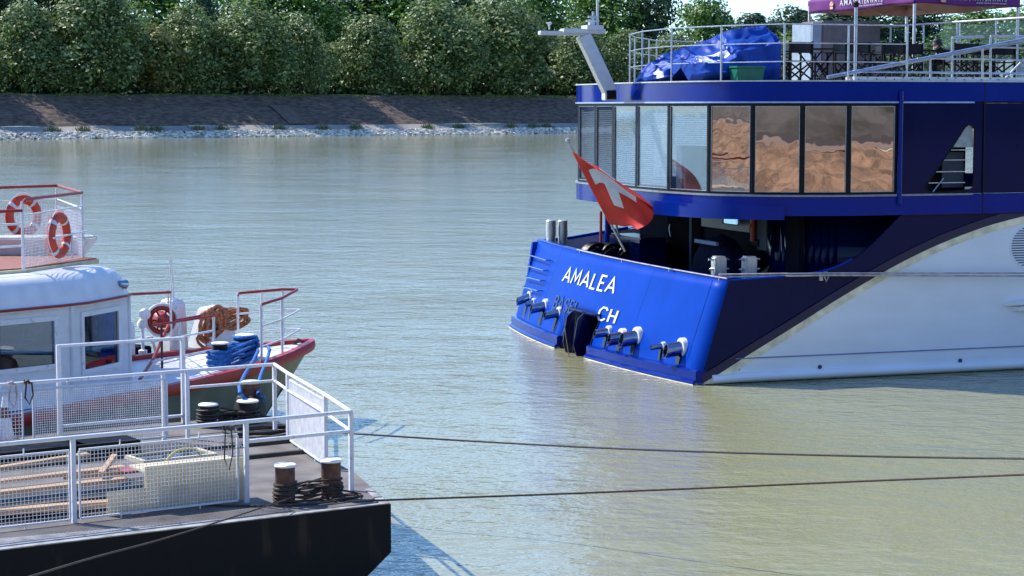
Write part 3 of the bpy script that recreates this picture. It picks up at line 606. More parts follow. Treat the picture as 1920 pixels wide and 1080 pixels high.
# covered winches on the aft deck (shapes under dark covers)
def cover(name, cx, cy, z0, w, d, h, mk, seed=0, par=ship, fr=None, ns=28):
    mb = MB()
    def fn(i, j):
        a = 2*math.pi*i; t = j; k = (1-t**3.2)**.55 if t < 1 else 0
        x = math.copysign(abs(math.cos(a))**.55, math.cos(a))*w/2*k; y = math.copysign(abs(math.sin(a))**.55, math.sin(a))*d/2*k; z = h*t
        q = noise.noise(Vector((x*3+seed, y*3, z*3)))*.05
        return (cx+x*(1+q), cy+y*(1+q), z0+z+q*.6)
    mb.grid(fn, ns, 12); return mb.build(name, mk, par, smooth=True)
q = SH.Uu(1352, 515, 2.2); cv = cover('covered_grill', 2.2, q.y, 1.25, .8, 2.3, 1.62, 'navycloth', 2)
a = SH.Uu(1305, 452, 1.78); b = SH.Uu(1346, 458, 1.78); mb = MB(); mb.box((1.74, a.y, a.z-.03), (1.8, b.y, a.z+.05)); ss(mb, 'cover_hem', mat('pale_blue_cloth', (.15, .28, .55), .6), parent=cv)
mb = MB(); mb.box((1.9, q.y-.5, 2.62), (2.3, q.y+.5, 2.7)); ss(mb, 'cover_lid', 'black', parent=cv, bevel=.01)
for x, w in ((1110, .7), (1140, .8), (1172, .8), (1205, .9), (1235, 1.1)):
    qq = SH.Z(x, 492, 1.9); mb = MB(); cx, cy_ = qq.x+.1, qq.y
    for k in range(7): mb.tube([(cx+.5*math.cos(t)*.8, cy_+k*.05-.15, 1.85+.5*math.sin(t)) for t in [math.pi*i/10-.1 for i in range(12)]], .05, 8)
    mb.lathe((cx, cy_, 1.85), [(.12, -.3), (.42, -.28), (.42, -.24), (.3, -.22), (.3, .22), (.42, .24), (.42, .28), (.12, .3)], 20, axis='Y')
    ss(mb, 'mooring_winch', 'blacksheen', smooth=True)
a = SH.Uu(1152, 460, 1.6); mb = MB(); mb.box((1.7, a.y-1.4, 1.24), (2.4, a.y+.6, 2.55)); ss(mb, 'winch_cabinet', 'navy', bevel=.03)
mb = MB(); mb.tube([(1.6, a.y-.3, 2.55), (1.5, a.y-.3, 2.9), (1.6, a.y+.1, 2.95)], .03, 6); mb.lathe((1.4, a.y, 2.15), [(.16, 0), (.16, .05), (.05, .05)], 16, axis='X'); ss(mb, 'winch_valve', 'galv', smooth=True)
mb = MB(); mb.tube([(2.2, 11.0, 2.0), (2.2, 11.0, 3.0)], .04, 8); ss(mb, 'red_ensign_socket', mat('pink_red_tube', (.5, .08, .1), .5), smooth=True)
# bollards: twin steel boxes near side, round far side
for x, vv_ in ((1348, 1.5), (1405, 1.1)):
    q = SH.V(x, 480, vv_); q.z -= .40; mb = MB(); mb.box((q.x-.135, vv_-.13, 1.2), (q.x+.135, vv_+.13, q.z+.40)); o = ss(mb, 'bollard', 'steel', bevel=.03)
    for dz in (.12, .33):
        mb = MB(); mb.tube([(q.x-.24, vv_, q.z+dz), (q.x+.24, vv_, q.z+dz)], .025, 8); ss(mb, 'bollard_pin', 'chrome', parent=o, smooth=True)
for x in (1033, 1055):
    q = SH.V(x, 452, 10.9); mb = MB(); mb.lathe((q.x, 10.9, 1.3), [(.12, 0), (.12, 1.1), (.13, 1.1), (.13, q.z-1.3+.52), (.11, q.z-1.3+.54)], 20); o = ss(mb, 'bollard', 'steel', smooth=True)
q = SH.V(1547, 517, 0); mb = MB(); mb.tube([(q.x-.03, -.02, q.z+.08), (q.x-.05, -.06, q.z), (q.x, -.06, q.z-.12), (q.x+.05, -.06, q.z), (q.x+.03, -.02, q.z+.08)], .018, 6, closed=True); mb.box((q.x-.14, -.03, q.z-.1), (q.x-.06, .02, q.z)); ss(mb, 'fairlead', 'galv')
# --- upper storey plan: outer face
PX = [(1680, 365), (1590, 364.5), (1503, 364), (1410, 363), (1328, 361), (1253, 357), (1193, 352.5), (1149, 348.5), (1116, 345), (1084, 341)]
plan = [(4.57, .0), (3.66, .04), (2.80, .30), (1.97, .80), (1.34, 1.60), (.95, 2.95), (.76, 4.55), (.70, 6.15), (.74, 7.65), (.90, 9.05), (1.4, 10.3), (2.3, 11.2), (3.6, 11.68), (5, 11.72)]
# refine so that each joint lies on its sight line
def onray(i, px, py):
    d = ray(px, py); v = plan[i][1]; q = SH.V(px, py, v); return (q.x, v)
pl2 = list(plan)
for i, (px, py) in enumerate(PX): pl2[i] = onray(i, px, py)
pl2[0] = (pl2[0][0], .0)
plan = pl2
full = [(90, 0.0), (6.4, 0.0)]+plan+[(90, 11.72)]
def wallband(name, z0, z1, mk, off=0, pts=full, th=.06, par=ship, curve=True):
    n = len(pts); P = [Vector((p[0], p[1])) for p in pts]; mb = MB(); O = []; I = []
    for i in range(n):
        a = P[max(i-1, 0)]; b = P[min(i+1, n-1)]; d = (b-a).normalized(); nn = Vector((-d.y, d.x))   # outward is to the ... sign fixed below
        if nn.dot(Vector((6, 5.85))-P[i]) > 0 and i not in (0, n-1): nn = -nn
        if i == 0: nn = Vector((0, -1))
        if i == n-1: nn = Vector((0, 1))
        O.append(P[i]+nn*off); I.append(P[i]+nn*(off-th))
    vs = []
    for p in O: vs += [(p.x, p.y, z0), (p.x, p.y, z1)]
    for p in I: vs += [(p.x, p.y, z0), (p.x, p.y, z1)]
    fs = []
    for i in range(n-1):
        a = 2*i; b = 2*(i+n); fs += [(a, a+2, a+3, a+1), (b, b+1, b+3, b+2), (a+1, a+3, b+3, b+1), (a, b, b+2, a+2)]
    fs += [(0, 1, 2*n+1, 2*n), (2*n-2, 4*n-2, 4*n-1, 2*n-1)]
    mb.add(vs, fs); return mb.build(name, mk, par, smooth=True)
fine = []
Q = [Vector((p[0], p[1], 0)) for p in plan]
for i in range(len(Q)-1):
    a, b, c, d = Q[max(i-1, 0)], Q[i], Q[i+1], Q[min(i+2, len(Q)-1)]
    if i == 0: a = b+Vector((1, 0, 0))
    for k in range(5):
        t = k/5; p = .5*((2*b)+(-a+c)*t+(2*a-5*b+4*c-d)*t*t+(-a+3*b-3*c+d)*t**3); fine.append((p.x, p.y))
finef = [(90, 0.0), (6.4, 0.0)]+fine+[(5, 11.72), (90, 11.72)]
wallband('roof_fascia', ZB, ZD, 'blue', .03, finef)
wallband('fascia_lip', ZB-.035, ZB-.002, mat('pale_blue_lip', (.35, .45, .75), .3), .055, finef[1:-1], .05)
wallband('deck_edge_strip', ZD+.002, ZD+.03, mat('pale_deck_edge', (.55, .58, .62), .4), .05, finef, .08)
wallband('sill_band', ZT, ZL, 'blue', .03, finef)
wallband('sill_lip', ZL-.03, ZL+.01, mat('grey_sill_lip', (.25, .28, .34), .3), .05, finef[1:-1], .06)
sp = [(p[0], p[1]) for p in finef[14:36]]; wallband('aft_canopy_flange', ZT-.08, ZT+.22, 'blue', .14, sp, .12)
mb = MB(); mb.prism([(p[0], p[1], ZT+.01) for p in [(90, 0.07)]+[(q[0]+.06, q[1]) for q in finef[1:-1]]+[(90, 11.65)]], (0, 0, .05)); ss(mb, 'upper_floor', 'greywall')
mb = MB(); mb.prism([(p[0], p[1], ZD-.06) for p in [(90, 0.07)]+[(q[0]+.06, q[1]) for q in finef[1:-1]]+[(90, 11.65)]], (0, 0, .06)); ss(mb, 'sundeck_floor', 'teak')
# windows between joints
for i in range(12):
    a = Vector((plan[i][0], plan[i][1], 0)); b = Vector((plan[i+1][0], plan[i+1][1], 0)); d = (b-a).normalized(); L_ = (b-a).length; n_ = Vector((d.y, -d.x, 0))
    if n_.dot(a-Vector((6, 5.85, 0))) < 0: n_ = -n_
    mw = .055; P_ = lambda t, o_, z: a+d*t+n_*o_+Vector((0, 0, z))
    mb = MB()
    def bx(t0, t1, z0, z1, o0, o1):
        mb.add([P_(t0, o0, z0), P_(t1, o0, z0), P_(t1, o1, z0), P_(t0, o1, z0), P_(t0, o0, z1), P_(t1, o0, z1), P_(t1, o1, z1), P_(t0, o1, z1)], [(0, 3, 2, 1), (4, 5, 6, 7), (0, 1, 5, 4), (1, 2, 6, 5), (2, 3, 7, 6), (3, 0, 4, 7)])
    z0, z1 = ZL+.012, ZB-.037
    bx(0, mw, z0, z1, -.06, .01); bx(L_-mw, L_, z0, z1, -.06, .01); bx(mw, L_-mw, z0, z0+.05, -.06, .01); bx(mw, L_-mw, z1-.06, z1, -.06, .01)
    fr = ss(mb, 'window', 'black')
    mb = MB(); bx(mw, L_-mw, z0+.05, z1-.06, -.03, -.02); ss(mb, 'window_glass', 'bronze' if i < 4 else 'tint', parent=fr)
    mb = MB(); w_ = .012
    for (t0, t1, zz0, zz1) in ((mw, mw+w_, z0+.05, z1-.06), (L_-mw-w_, L_-mw, z0+.05, z1-.06), (mw+w_, L_-mw-w_, z0+.05, z0+.05+w_), (mw+w_, L_-mw-w_, z1-.06-w_, z1-.06)): bx(t0, t1, zz0, zz1, -.019, .004)
    ss(mb, 'window_trim', 'galv' if i >= 4 else 'rail' if 'rail' in M else 'galv', parent=fr)
    if 3 < i < 10:
        mb = MB(); zlo = z0+.08 if i != 4 else z0+1.0; k = 0; z = z1-.08
        while z > zlo: bx(mw+.03, L_-mw-.03, z-.0175, z+.0175, -.056, -.05); z -= .045
        ss(mb, 'window_blind', 'blind', parent=fr)
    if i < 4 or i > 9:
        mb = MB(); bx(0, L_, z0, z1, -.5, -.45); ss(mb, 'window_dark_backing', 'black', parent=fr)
mb = MB(); mb.box((4.4, .5, ZT+.07), (4.5, 11.2, ZD-.07)); mb.box((4.4, .05, ZL), (4.45, .5, ZB)); ss(mb, 'lounge_back_wall', 'greywall')
# --- side panels right of the windows
pe = plan[0][0]; jt = SH.V(1843, 300).x
tri = [SH.V(*p) for p in ((1735, 350), (1738, 358), (1748, 361), (1812, 359), (1823, 352), (1826, 330), (1827, 245), (1823, 236), (1816, 234), (1810, 238), (1783, 280))]
def holed(mb, u0, u1, z0, z1, hole, y=0.0, th=.05):
    # a panel made of strips round the hole
    hx = [p.x for p in hole]; hz = [p.z for p in hole]; a, b, c, d = min(hx), max(hx), min(hz), max(hz)
    mb.box((u0, y, z0), (a, y+th, z1)); mb.box((b, y, z0), (u1, y+th, z1)); mb.box((a, y, z0), (b, y+th, c)); mb.box((a, y, d), (b, y+th, z1))
    n = 26
    def span(z):
        xs = []
        for i in range(len(hole)):
            p, q = hole[i], hole[(i+1) % len(hole)]
            if (p.z-z)*(q.z-z) <= 0 and abs(p.z-q.z) > 1e-9: xs.append(p.x+(q.x-p.x)*(z-p.z)/(q.z-p.z))
        return (min(xs), max(xs)) if xs else (a, a)
    zs = [c+(d-c)*(i/n) for i in range(n+1)]
    for i in range(n):
        s0 = span(zs[i]+1e-4); s1 = span(zs[i+1]-1e-4)
        mb.add([(a, y, zs[i]), (s0[0], y, zs[i]), (s1[0], y, zs[i+1]), (a, y, zs[i+1])], [(0, 1, 2, 3)]); mb.add([(s0[1], y, zs[i]), (b, y, zs[i]), (b, y, zs[i+1]), (s1[1], y, zs[i+1])], [(0, 1, 2, 3)])
mb = MB(); holed(mb, pe+.09, jt-.012, ZL+.011, ZB-.003, tri); ss(mb, 'side_wall_panel', 'blue2' if 'blue2' in M else 'navy')
mb = MB(); mb.box((jt+.012, -.012, ZL+.011), (90, .05, ZB-.04)); ss(mb, 'side_wall_panel', 'navy')
mb = MB(); mb.box((jt-.012, .012, ZT), (jt+.012, .02, ZD)); mb.box((jt-.012, -.034, ZT), (jt+.012, -.031, ZD)); ss(mb, 'panel_joint', 'black')
mb = MB(); mb.tube([p+Vector((0, .0-.004, 0)) for p in tri], .014, 6, closed=True); tf = ss(mb, 'triangular_window', 'black', smooth=True)
cz = SH.V(1800, 280).z
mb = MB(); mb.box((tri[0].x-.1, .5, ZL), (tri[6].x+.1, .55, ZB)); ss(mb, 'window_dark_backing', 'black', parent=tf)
mb = MB(); a = SH.V(1815, 234); b = SH.V(1826, 277); mb.prism([SH.V(x, y)+Vector((0, .03, 0)) for x, y in ((1787, 276), (1812, 236), (1825, 236), (1826, 276))], (0, .02, 0)); ss(mb, 'pale_top_pane', mat('pale_grey_pane', (.34, .36, .38), .4), parent=tf)
for y in (281, 300, 322, 343):
    l = {281: 1784, 300: 1769, 322: 1753, 343: 1737}[y]; p = SH.V(l, y); q = SH.V(1811 if y > 281 else 1822, y); mb = MB(); mb.box((p.x, .035, p.z-.012), (q.x, .05, p.z+.006)); ss(mb, 'louvre_bar', 'galv', parent=tf)
mb = MB(); p = SH.V(1781, 286); q = SH.V(1820, 352); mb.box((p.x, .3, q.z), (q.x, .32, p.z)); ss(mb, 'inner_grey_panel', 'greywall', parent=tf)
mb = MB(); mb.bar(SH.V(1748, 361, .025), SH.V(1769, 334, .025), .02); ss(mb, 'diagonal_stay', mat('light_blue_stay', (.2, .4, .7), .4), parent=tf)
mb = MB(); a = SH.V(1690, 172, -.06); b = SH.V(1686, 382, -.06); mb.tube([a+Vector((0, .1, .04)), a, b, b+Vector((-.02, .1, -.06))], .05, 12); ss(mb, 'side_pillar_tube', 'blue', smooth=True)
mb = MB(); mb.box((pe+.012, -.012, ZL-.05), (pe+.085, .03, ZB+.02)); ss(mb, 'pillar_gap', 'black')
# main-deck line
mb = MB(); p = SH.V(1690, 404); mb.box((p.x, -.022, ZT-.02), (90, .0, ZT+.0)); ss(mb, 'deck_line', 'black')
# --- sundeck railing
RZ = ZD+.03
def rpost(p, h, r=.022):
    mb = MB(); mb.tube([(p[0], p[1], RZ), (p[0], p[1], RZ+h)], r, 8); return mb
railpts = [SH.V(x, y, v) for x, y, v in ((1700, 150, .12), (1590, 151, .12), (1470, 151, .16), (1352, 150, 1.55), (1259, 149, 3.1), (1204, 148, 5.0), (1181, 147, 6.9), (1190, 147, 8.6), (1217, 147, 10.0), (1231, 147, 10.8), (1330, 147, 11.4))]
rh = [1.16]*len(railpts)
for p in railpts: ss(rpost(p, 1.16), 'rail_post', 'galv', smooth=True)
mb = MB()
for h in (1.15, .76, .38):
    mb.tube([(p.x, p.y, RZ+h) for p in railpts[:]], .011 if h < 1 else .014, 6)
ss(mb, 'sundeck_rail', 'galv', smooth=True)
# --- mast (white slanted box, cross arm, antenna)
def V2(x, y, v=3.0): return SH.V(x, y, v)
mv = 5.3
b0 = SH.V(1143, 172, mv); b1 = SH.V(1093, 66, mv)
mb = MB(); mb.bar(b0, b1, .30, .26, up=(0, 1, 0)); mb.box((b0.x-.15, mv-.13, b0.z-.2), (b0.x+.13, mv+.13, b0.z+.05)); mast = ss(mb, 'mast', 'mastwhite', bevel=.02)
mb = MB(); a = SH.V(1011, 62, mv); b = SH.V(1100, 60, mv); mb.box((a.x, mv-.10, a.z-.045), (b.x, mv+.10, a.z+.05)); a = SH.V(1053, 60, mv); b = SH.V(1132, 60, mv); mb.box((a.x, mv-.15, a.z-.03), (b.x, mv+.15, a.z+.075)); ss(mb, 'mast_cross_arm', 'mastwhite', parent=mast, bevel=.015)
mb = MB(); a = SH.V(1097, 50, mv); mb.box((a.x-.02, mv-.2, a.z-.08), (a.x+.38, mv+.2, a.z+.03)); mb.box((a.x+.1, mv-.06, a.z+.03), (a.x+.22, mv+.06, a.z+.16)); mb.bar((a.x+.02, mv, a.z+.13), (a.x+.34, mv, a.z+.13), .05); ss(mb, 'radar_box', 'mastwhite', parent=mast, bevel=.01)
mb = MB(); a = SH.V(1030, 55, mv); mb.cyl(a, a+Vector((0, 0, .12)), .02, 8); mb.lathe((a.x, a.y, a.z+.1), [(.03, 0), (.06, .03), (.06, .05), (.02, .06)], 14); ss(mb, 'navigation_light', 'mastwhite', parent=mast, smooth=True)
mb = MB(); a = SH.V(1120, 48, mv); mb.cyl(a, a+Vector((0, 0, 3.2)), .035, 8, r2=.015); ss(mb, 'antenna', 'mastwhite', parent=mast, smooth=True)
for x in (1112,):
    mb = MB(); a = SH.V(x, 40, mv); mb.cyl(a, a+Vector((0, 0, .22)), .03, 8); mb.bar(a+Vector((-.12, 0, .1)), a+Vector((.12, 0, .1)), .05); ss(mb, 'mast_lamp', 'galv', parent=mast)
mb = MB(); a = SH.V(1143, 186, mv); mb.box((a.x-.12, mv-.16, a.z), (a.x+.10, mv+.1, a.z+.2)); ss(mb, 'mast_foot', 'black', parent=mast)
# flagpole
fv = 4.6
fp0 = SH.V(1172, 471, fv); fp1 = SH.V(1065, 265, fv)
mb = MB(); mb.tube([fp0, fp1], .028, 10); mb.lathe((fp1.x, fp1.y, fp1.z-.03), [(.03, 0), (.06, .03), (.06, .08), (.02, .1)], 14); ss(mb, 'flag_pole', 'galv', smooth=True)
# ---------------------------------------------------------------- flag
G = {(0, 0): (1073, 284), (0, .5): (1101, 340), (0, 1): (1143, 421), (.5, 0): (1137, 322), (.5, .5): (1149, 358), (.5, 1): (1176, 424), (1, 0): (1221, 384), (1, .5): (1223, 408), (1, 1): (1196, 428)}
def quad(t, a, b, c): return (2*(t-.5)*(t-1))*a+(-4*t*(t-1))*b+(2*t*(t-.5))*c
def fpix(s, t):
    r_ = []
    for q in (0, 1): r_.append(quad(t, *[quad(s, G[(0, tt)][q], G[(.5, tt)][q], G[(1, tt)][q]) for tt in (0, .5, 1)]))
    return r_
mb = MB()
def ffn(s, t):
    tf = (.33-t)*.6 if t < .33 else (t-.33)/.67; bl = min(1, max(0, (s-.05)*3.2)); fr_ = .10*bl*max(0, .33-t)/.33*2.2 if t < .33 else 0
    x, y = fpix(s, t+(tf-t)*bl*.85); fold = .16*math.sin(9*t+3.2*s)*s*(1-.3*t)+.05*math.sin(19*t-8*s)*s+(.30*s*(1-t)**3)
    y += 3.0*math.sin(11*s+4*t)*s; return SH.V(x, y, fv-.05-1.75*s-fold*.6-fr_)
def cross(s, t):
    a, b = abs(s-.5), abs(t-.5); return 1 if (a < .1 and b < .32) or (b < .1 and a < .32) else 0
mb.grid(ffn, 90, 90, mfn=cross); fl = mb.build('swiss_flag', ['flagred', 'flagwhite'], None, smooth=True, solid=.006)
recenter(fl, fp0); place(fl, SH, fp0); tag(fl, 'red flag with a white cross hanging in folds from the slanted stern pole', 'flag')
# ---------------------------------------------------------------- ship's mooring lines
def rope(name, pts, r, mk, label, fr=WF, sag=0, cat='rope', group=None, n=24):
    P = [Vector(p) for p in pts]
    if len(P) == 2: P = [P[0]+(P[1]-P[0])*(i/n)-Vector((0, 0, sag*4*(i/n)*(1-i/n))) for i in range(n+1)]
    mb = MB(); mb.tube([p-P[0] for p in P], r, 8); o = mb.build(name, mk, None, smooth=True); place(o, fr, P[0]); return tag(o, label, cat, group)
a = SH.V(1348, 515, .3); b = SH.V(1547, 512, -.08); c = SH.V(2300, 512, -.6)
rope('mooring_line', [a, b, c], .018, 'pinkrope', 'pale mooring line along the ship side, upper of the two from the stern bollards', SH)
a = SH.V(1348, 520, .3); b = SH.V(1547, 516, -.12); c = SH.V(2300, 519, -.7)
rope('mooring_line', [a, b, c], .02, 'pinkrope', 'pale mooring line along the ship side, lower of the two from the stern bollards', SH)

# ================================================================ THINGS ON THE SUNDECK
def S(x, y, v): return SH.V(x, y, v)
def cagecover(name, st, label, cat, patch, seed):
    # st: stations along the deck (px x, px y of the ridge, v front foot, v ridge, v back foot, shoulder height 0-1, shoulder bulge)
    o = S(st[0][0], 150, (st[0][2]+st[0][4])/2); o.z = RZ; prof = []
    for (px, py, vf, vr, vb, sh_, bu) in st:
        p = S(px, py, vr); h = p.z-RZ; prof.append([Vector((p.x+.02, vf+.12, 0)), Vector((p.x, vf-bu, h*.22)), Vector((p.x, vf-bu*.6, h*sh_*.8)), Vector((p.x, vf+(vr-vf)*.45, h*sh_)), Vector((p.x, vr, h)), Vector((p.x, vr+(vb-vr)*.5, h*(sh_+.1))), Vector((p.x, vb, h*sh_*.6)), Vector((p.x, vb, 0))])
    nu, nv = len(prof)-1, 7; K = 10; mb = MB()
    def fn(i, j):
        a = min(int(i*nu), nu-1); t = i*nu-a; b = min(int(j*nv), nv-1); q = j*nv-b; t = t*t*(3-2*t)*.35+t*.65
        p = prof[a][b].lerp(prof[a][b+1], q).lerp(prof[a+1][b].lerp(prof[a+1][b+1], q), t)
        w_ = Vector((p.x*1.3+seed, p.y*1.3, p.z*1.3)); f = .07*noise.noise(w_)+.07*(.22-abs(noise.noise(w_*1.9+Vector((5, 2, 1)))))+.035*(.2-abs(noise.noise(w_*4.5)))
        sag = .05*math.sin(math.pi*q)*math.sin(math.pi*t); k = min(1, p.z*4)
        return Vector((p.x-o.x-f*.4*k, p.y-o.y-f*1.6*k*(1 if j < .6 else -1), p.z+(f*.8-sag)*k))
    mb.grid(fn, nu*K, nv*K, mfn=patch)  # patch picks the faces that take the pale glare colour
    for e in (0, 1):
        c_ = prof[0 if e == 0 else -1]; ctr_ = sum(c_, Vector())/len(c_); n_ = nv*K; rim = [Vector(fn(e, k/n_)) for k in range(n_+1)]; cc_ = sum(rim, Vector())/len(rim)
        mb.add(rim+[cc_+Vector(((-.03 if e == 0 else .03), 0, 0))], [(k, k+1, n_+1) for k in range(n_)])
    ob = mb.build(name, ['tarp', 'tarpglare'], None, smooth=True); place(ob, SH, (o.x, o.y, RZ)); return tag(ob, label, cat)
cagecover('tarpaulin_cover', [(1277, 104, 2.5, 3.0, 3.7, .75, .05), (1286, 86, 2.1, 3.0, 3.9, .62, .16), (1316, 78, 1.9, 3.0, 4.0, .60, .22), (1342, 66, 1.9, 2.9, 4.1, .66, .16), (1352, 60, 2.15, 2.9, 4.1, .72, .04), (1400, 52, 2.2, 2.8, 4.2, .80, .03), (1436, 51, 2.2, 2.7, 4.2, .90, .02), (1446, 58, 2.3, 2.8, 4.1, .93, .0)],
          'large crumpled blue tarpaulin with painted sun glare, peaked at its right end', 'tarpaulin', lambda i, j: 1 if (.12 < i < .50 and .30+.16*i < j < .44+.02*i and noise.noise(Vector((i*9, j*20, 3))) > -.10) else 0, 1)
cagecover('tarpaulin_cover', [(1203, 142, 4.1, 4.4, 4.8, .8, .0), (1222, 118, 3.7, 4.3, 4.9, .7, .06), (1242, 101, 3.6, 4.2, 5.0, .7, .10), (1266, 94, 3.6, 4.2, 5.0, .75, .06), (1284, 90, 3.7, 4.2, 5.0, .8, .0), (1290, 104, 3.9, 4.2, 4.9, .8, .0)],
          'smaller low blue tarpaulin at the aft end of the sundeck', 'tarpaulin', lambda i, j: 1 if (.12 < i < .22 and .15 < j < .42) else 0, 9)
# green bin
t = thing('green_bin', 'green plastic bin standing in front of the blue tarpaulin', 'bin', SH, (S(1400, 148, 1.6).x, 1.6, RZ)); w = .29
mb = MB(); mb.add([(-w, -.2, 0), (w, -.2, 0), (w, .2, 0), (-w, .2, 0), (-w-.03, -.22, .26), (w+.03, -.22, .26), (w+.03, .22, .26), (-w-.03, .22, .26)], [(0, 3, 2, 1), (0, 1, 5, 4), (1, 2, 6, 5), (2, 3, 7, 6), (3, 0, 4, 7), (4, 5, 6, 7)]); mb.build('bin_body', 'greenbin', t, bevel=.012)
mb = MB(); mb.box((-w-.05, -.24, .262), (w+.05, .24, .31)); mb.build('lid', 'greenbin', t, bevel=.012)
# gazebo
gz = 8.15; q0 = SH.Z(1715, 7, gz); q1 = SH.Z(1515, 26, gz); q2 = SH.Z(1912, 14, gz)
ux = Vector((1, 0, 0)); gl = abs(q2.x-q0.x); gv = q1.y-q0.y; cs = [Vector((q0.x, q0.y, 0)), Vector((q1.x, q1.y, 0)), Vector((q1.x+q2.x-q0.x, q1.y+q2.y-q0.y, 0)), Vector((q2.x, q2.y, 0))]
ctr = sum(cs, Vector())/4; gt = thing('gazebo', 'purple canopy tent with pale underside and silver legs on the sundeck', 'gazebo', SH, (ctr.x, ctr.y, RZ)); gc = [c-ctr for c in cs]; zg = gz-RZ
for k, c in enumerate(gc):
    cc = c*.985; mb = MB(); mb.box((cc.x-.03, cc.y-.03, 0), (cc.x+.03, cc.y+.03, zg+.2)); mb.box((cc.x-.07, cc.y-.07, 0), (cc.x+.07, cc.y+.07, .02)); mb.build('leg', mat('aluminium_leg', (.62, .62, .64), .4, .4) if k == 0 else bpy.data.materials['aluminium_leg'], gt, bevel=.006)
for k in range(4):
    a, b = gc[k], gc[(k+1) % 4]; d = (b-a); nn = Vector((d.y, -d.x, 0)).normalized(); 
    if nn.dot(a) < 0: nn = -nn
    mb = MB(); mb.grid(lambda i, j: a+d*i+nn*(.02*math.sin(22*i+2*j)*(1-j))+Vector((0, 0, zg+.02*math.sin(9*i)+(.34-.02*math.sin(9*i))*j)), 60, 5); vl = mb.build('valance', 'purple', gt, smooth=True, solid=.006)
    mb = MB(); mb.grid(lambda i, j: a+d*i+nn*(.02*math.sin(22*i+2*j)*(1-j)-.012)+Vector((0, 0, zg+.005+.02*math.sin(9*i)+(.325-.02*math.sin(9*i))*j)), 60, 5); mb.build('valance_lining', 'canvas', vl, smooth=True)
    if k in (0, 3):
        out = nn; st = a if k == 3 else b; en = b if k == 3 else a    # reading direction left to right seen from outside
        if k == 0: st, en = b, a
        if k == 3: st, en = b, a
        # left side (k=0) reads from q1 to q0 ; right side (k=3) reads from q0 to q2
        st, en = (gc[1], gc[0]) if k == 0 else (gc[0], gc[3]); e = (en-st)
        x0, x1 = (.33, .73) if k == 0 else (.36, .86)
        for txt, f0, f1, z0, z1 in (('AMA', x0+.0, x0+.12*(x1-x0)/.4, .12, .27), ('WATERWAYS', x0+(x1-x0)*.33, x1, .12, .25), ('LEADING THE WAY IN RIVER CRUISING', x0+(x1-x0)*.42, x1, .055, .09)):
            vs, fs = textmesh(txt); mb = MB(); mb.add([st+e*(f0+(f1-f0)*x)+out*(.035+c*.3)+Vector((0, 0, zg+z0+(z1-z0)*y)) for x, y, c in vs], fs); mb.build('tent_lettering', 'letter', vl)
        mb = MB(); ce = st+e*(x0-.08*(1 if k == 0 else 1.3)); ed = e.normalized()
        for m_ in range(5):
            an = math.radians(150-30*m_); tip = ed*math.cos(an)*.13+Vector((0, 0, math.sin(an)*.15)); sd = ed*math.sin(an)*.03-Vector((0, 0, math.cos(an)*.03)); base = ce+Vector((0, 0, zg+.13))+out*.035
            mb.prism([base, base+tip*.6+sd, base+tip, base+tip*.6-sd], out*.005)
        mb.prism([ce+ed*dx+out*.035+Vector((0, 0, zg+dz)) for dx, dz in ((-.09, .12), (.09, .12), (.07, .06), (-.07, .06))], out*.005)
        mb.build('tent_emblem', mat('pale_orange_emblem', (.70, .42, .28), .6) if k == 0 else bpy.data.materials['pale_orange_emblem'], vl)
pk = Vector((0, 0, zg+1.25)); mb = MB(); ri = [c+Vector((0, 0, zg+.335)) for c in gc]
for k in range(4): mb.add([ri[k], ri[(k+1) % 4], pk], [(0, 1, 2)])
mb.build('canopy_top', 'purple', gt, solid=.008)
mb = MB(); ri = [c*.985+Vector((0, 0, zg+.30)) for c in gc]
for k in range(4): mb.add([ri[k], ri[(k+1) % 4], pk-Vector((0, 0, .06))], [(0, 1, 2)])
mb.build('canopy_lining', 'canvas', gt, solid=.006)
mb = MB()
for k in range(4):
    a, b = gc[k]*.98, gc[(k+1) % 4]*.98
    for s_ in range(4):
        p = a.lerp(b, s_/4); q = a.lerp(b, (s_+1)/4); z_ = (.28, .02); mb.bar(p+Vector((0, 0, zg+z_[s_ % 2])), q+Vector((0, 0, zg+z_[(s_+1) % 2])), .022)
mb.build('scissor_frame', 'galv', gt)
# grey covered box
a = S(1541, 150, 7.6); b = S(1650, 150, 7.6); zt_ = S(1541, 38, 7.6).z
t = thing('covered_cabinet', 'grey fabric covered cabinet under the left half of the gazebo', 'cabinet', SH, ((a.x+b.x)/2, 8.2, RZ)); hw = (b.x-a.x)/2
mb = MB(); mb.box((-hw, -.6, 0), (hw, .6, zt_-RZ)); mb.build('cover', 'greycover', t, bevel=.03)
mb = MB(); mb.box((-hw-.26, -.58, 0), (-hw-.012, -.5, zt_-RZ-.05)); mb.box((-hw-.26, -.49, 0), (-hw-.012, .55, zt_-RZ-.07)); mb.build('side_panel', mat('pale_blue_panel', (.32, .40, .48), .4), t, bevel=.01)
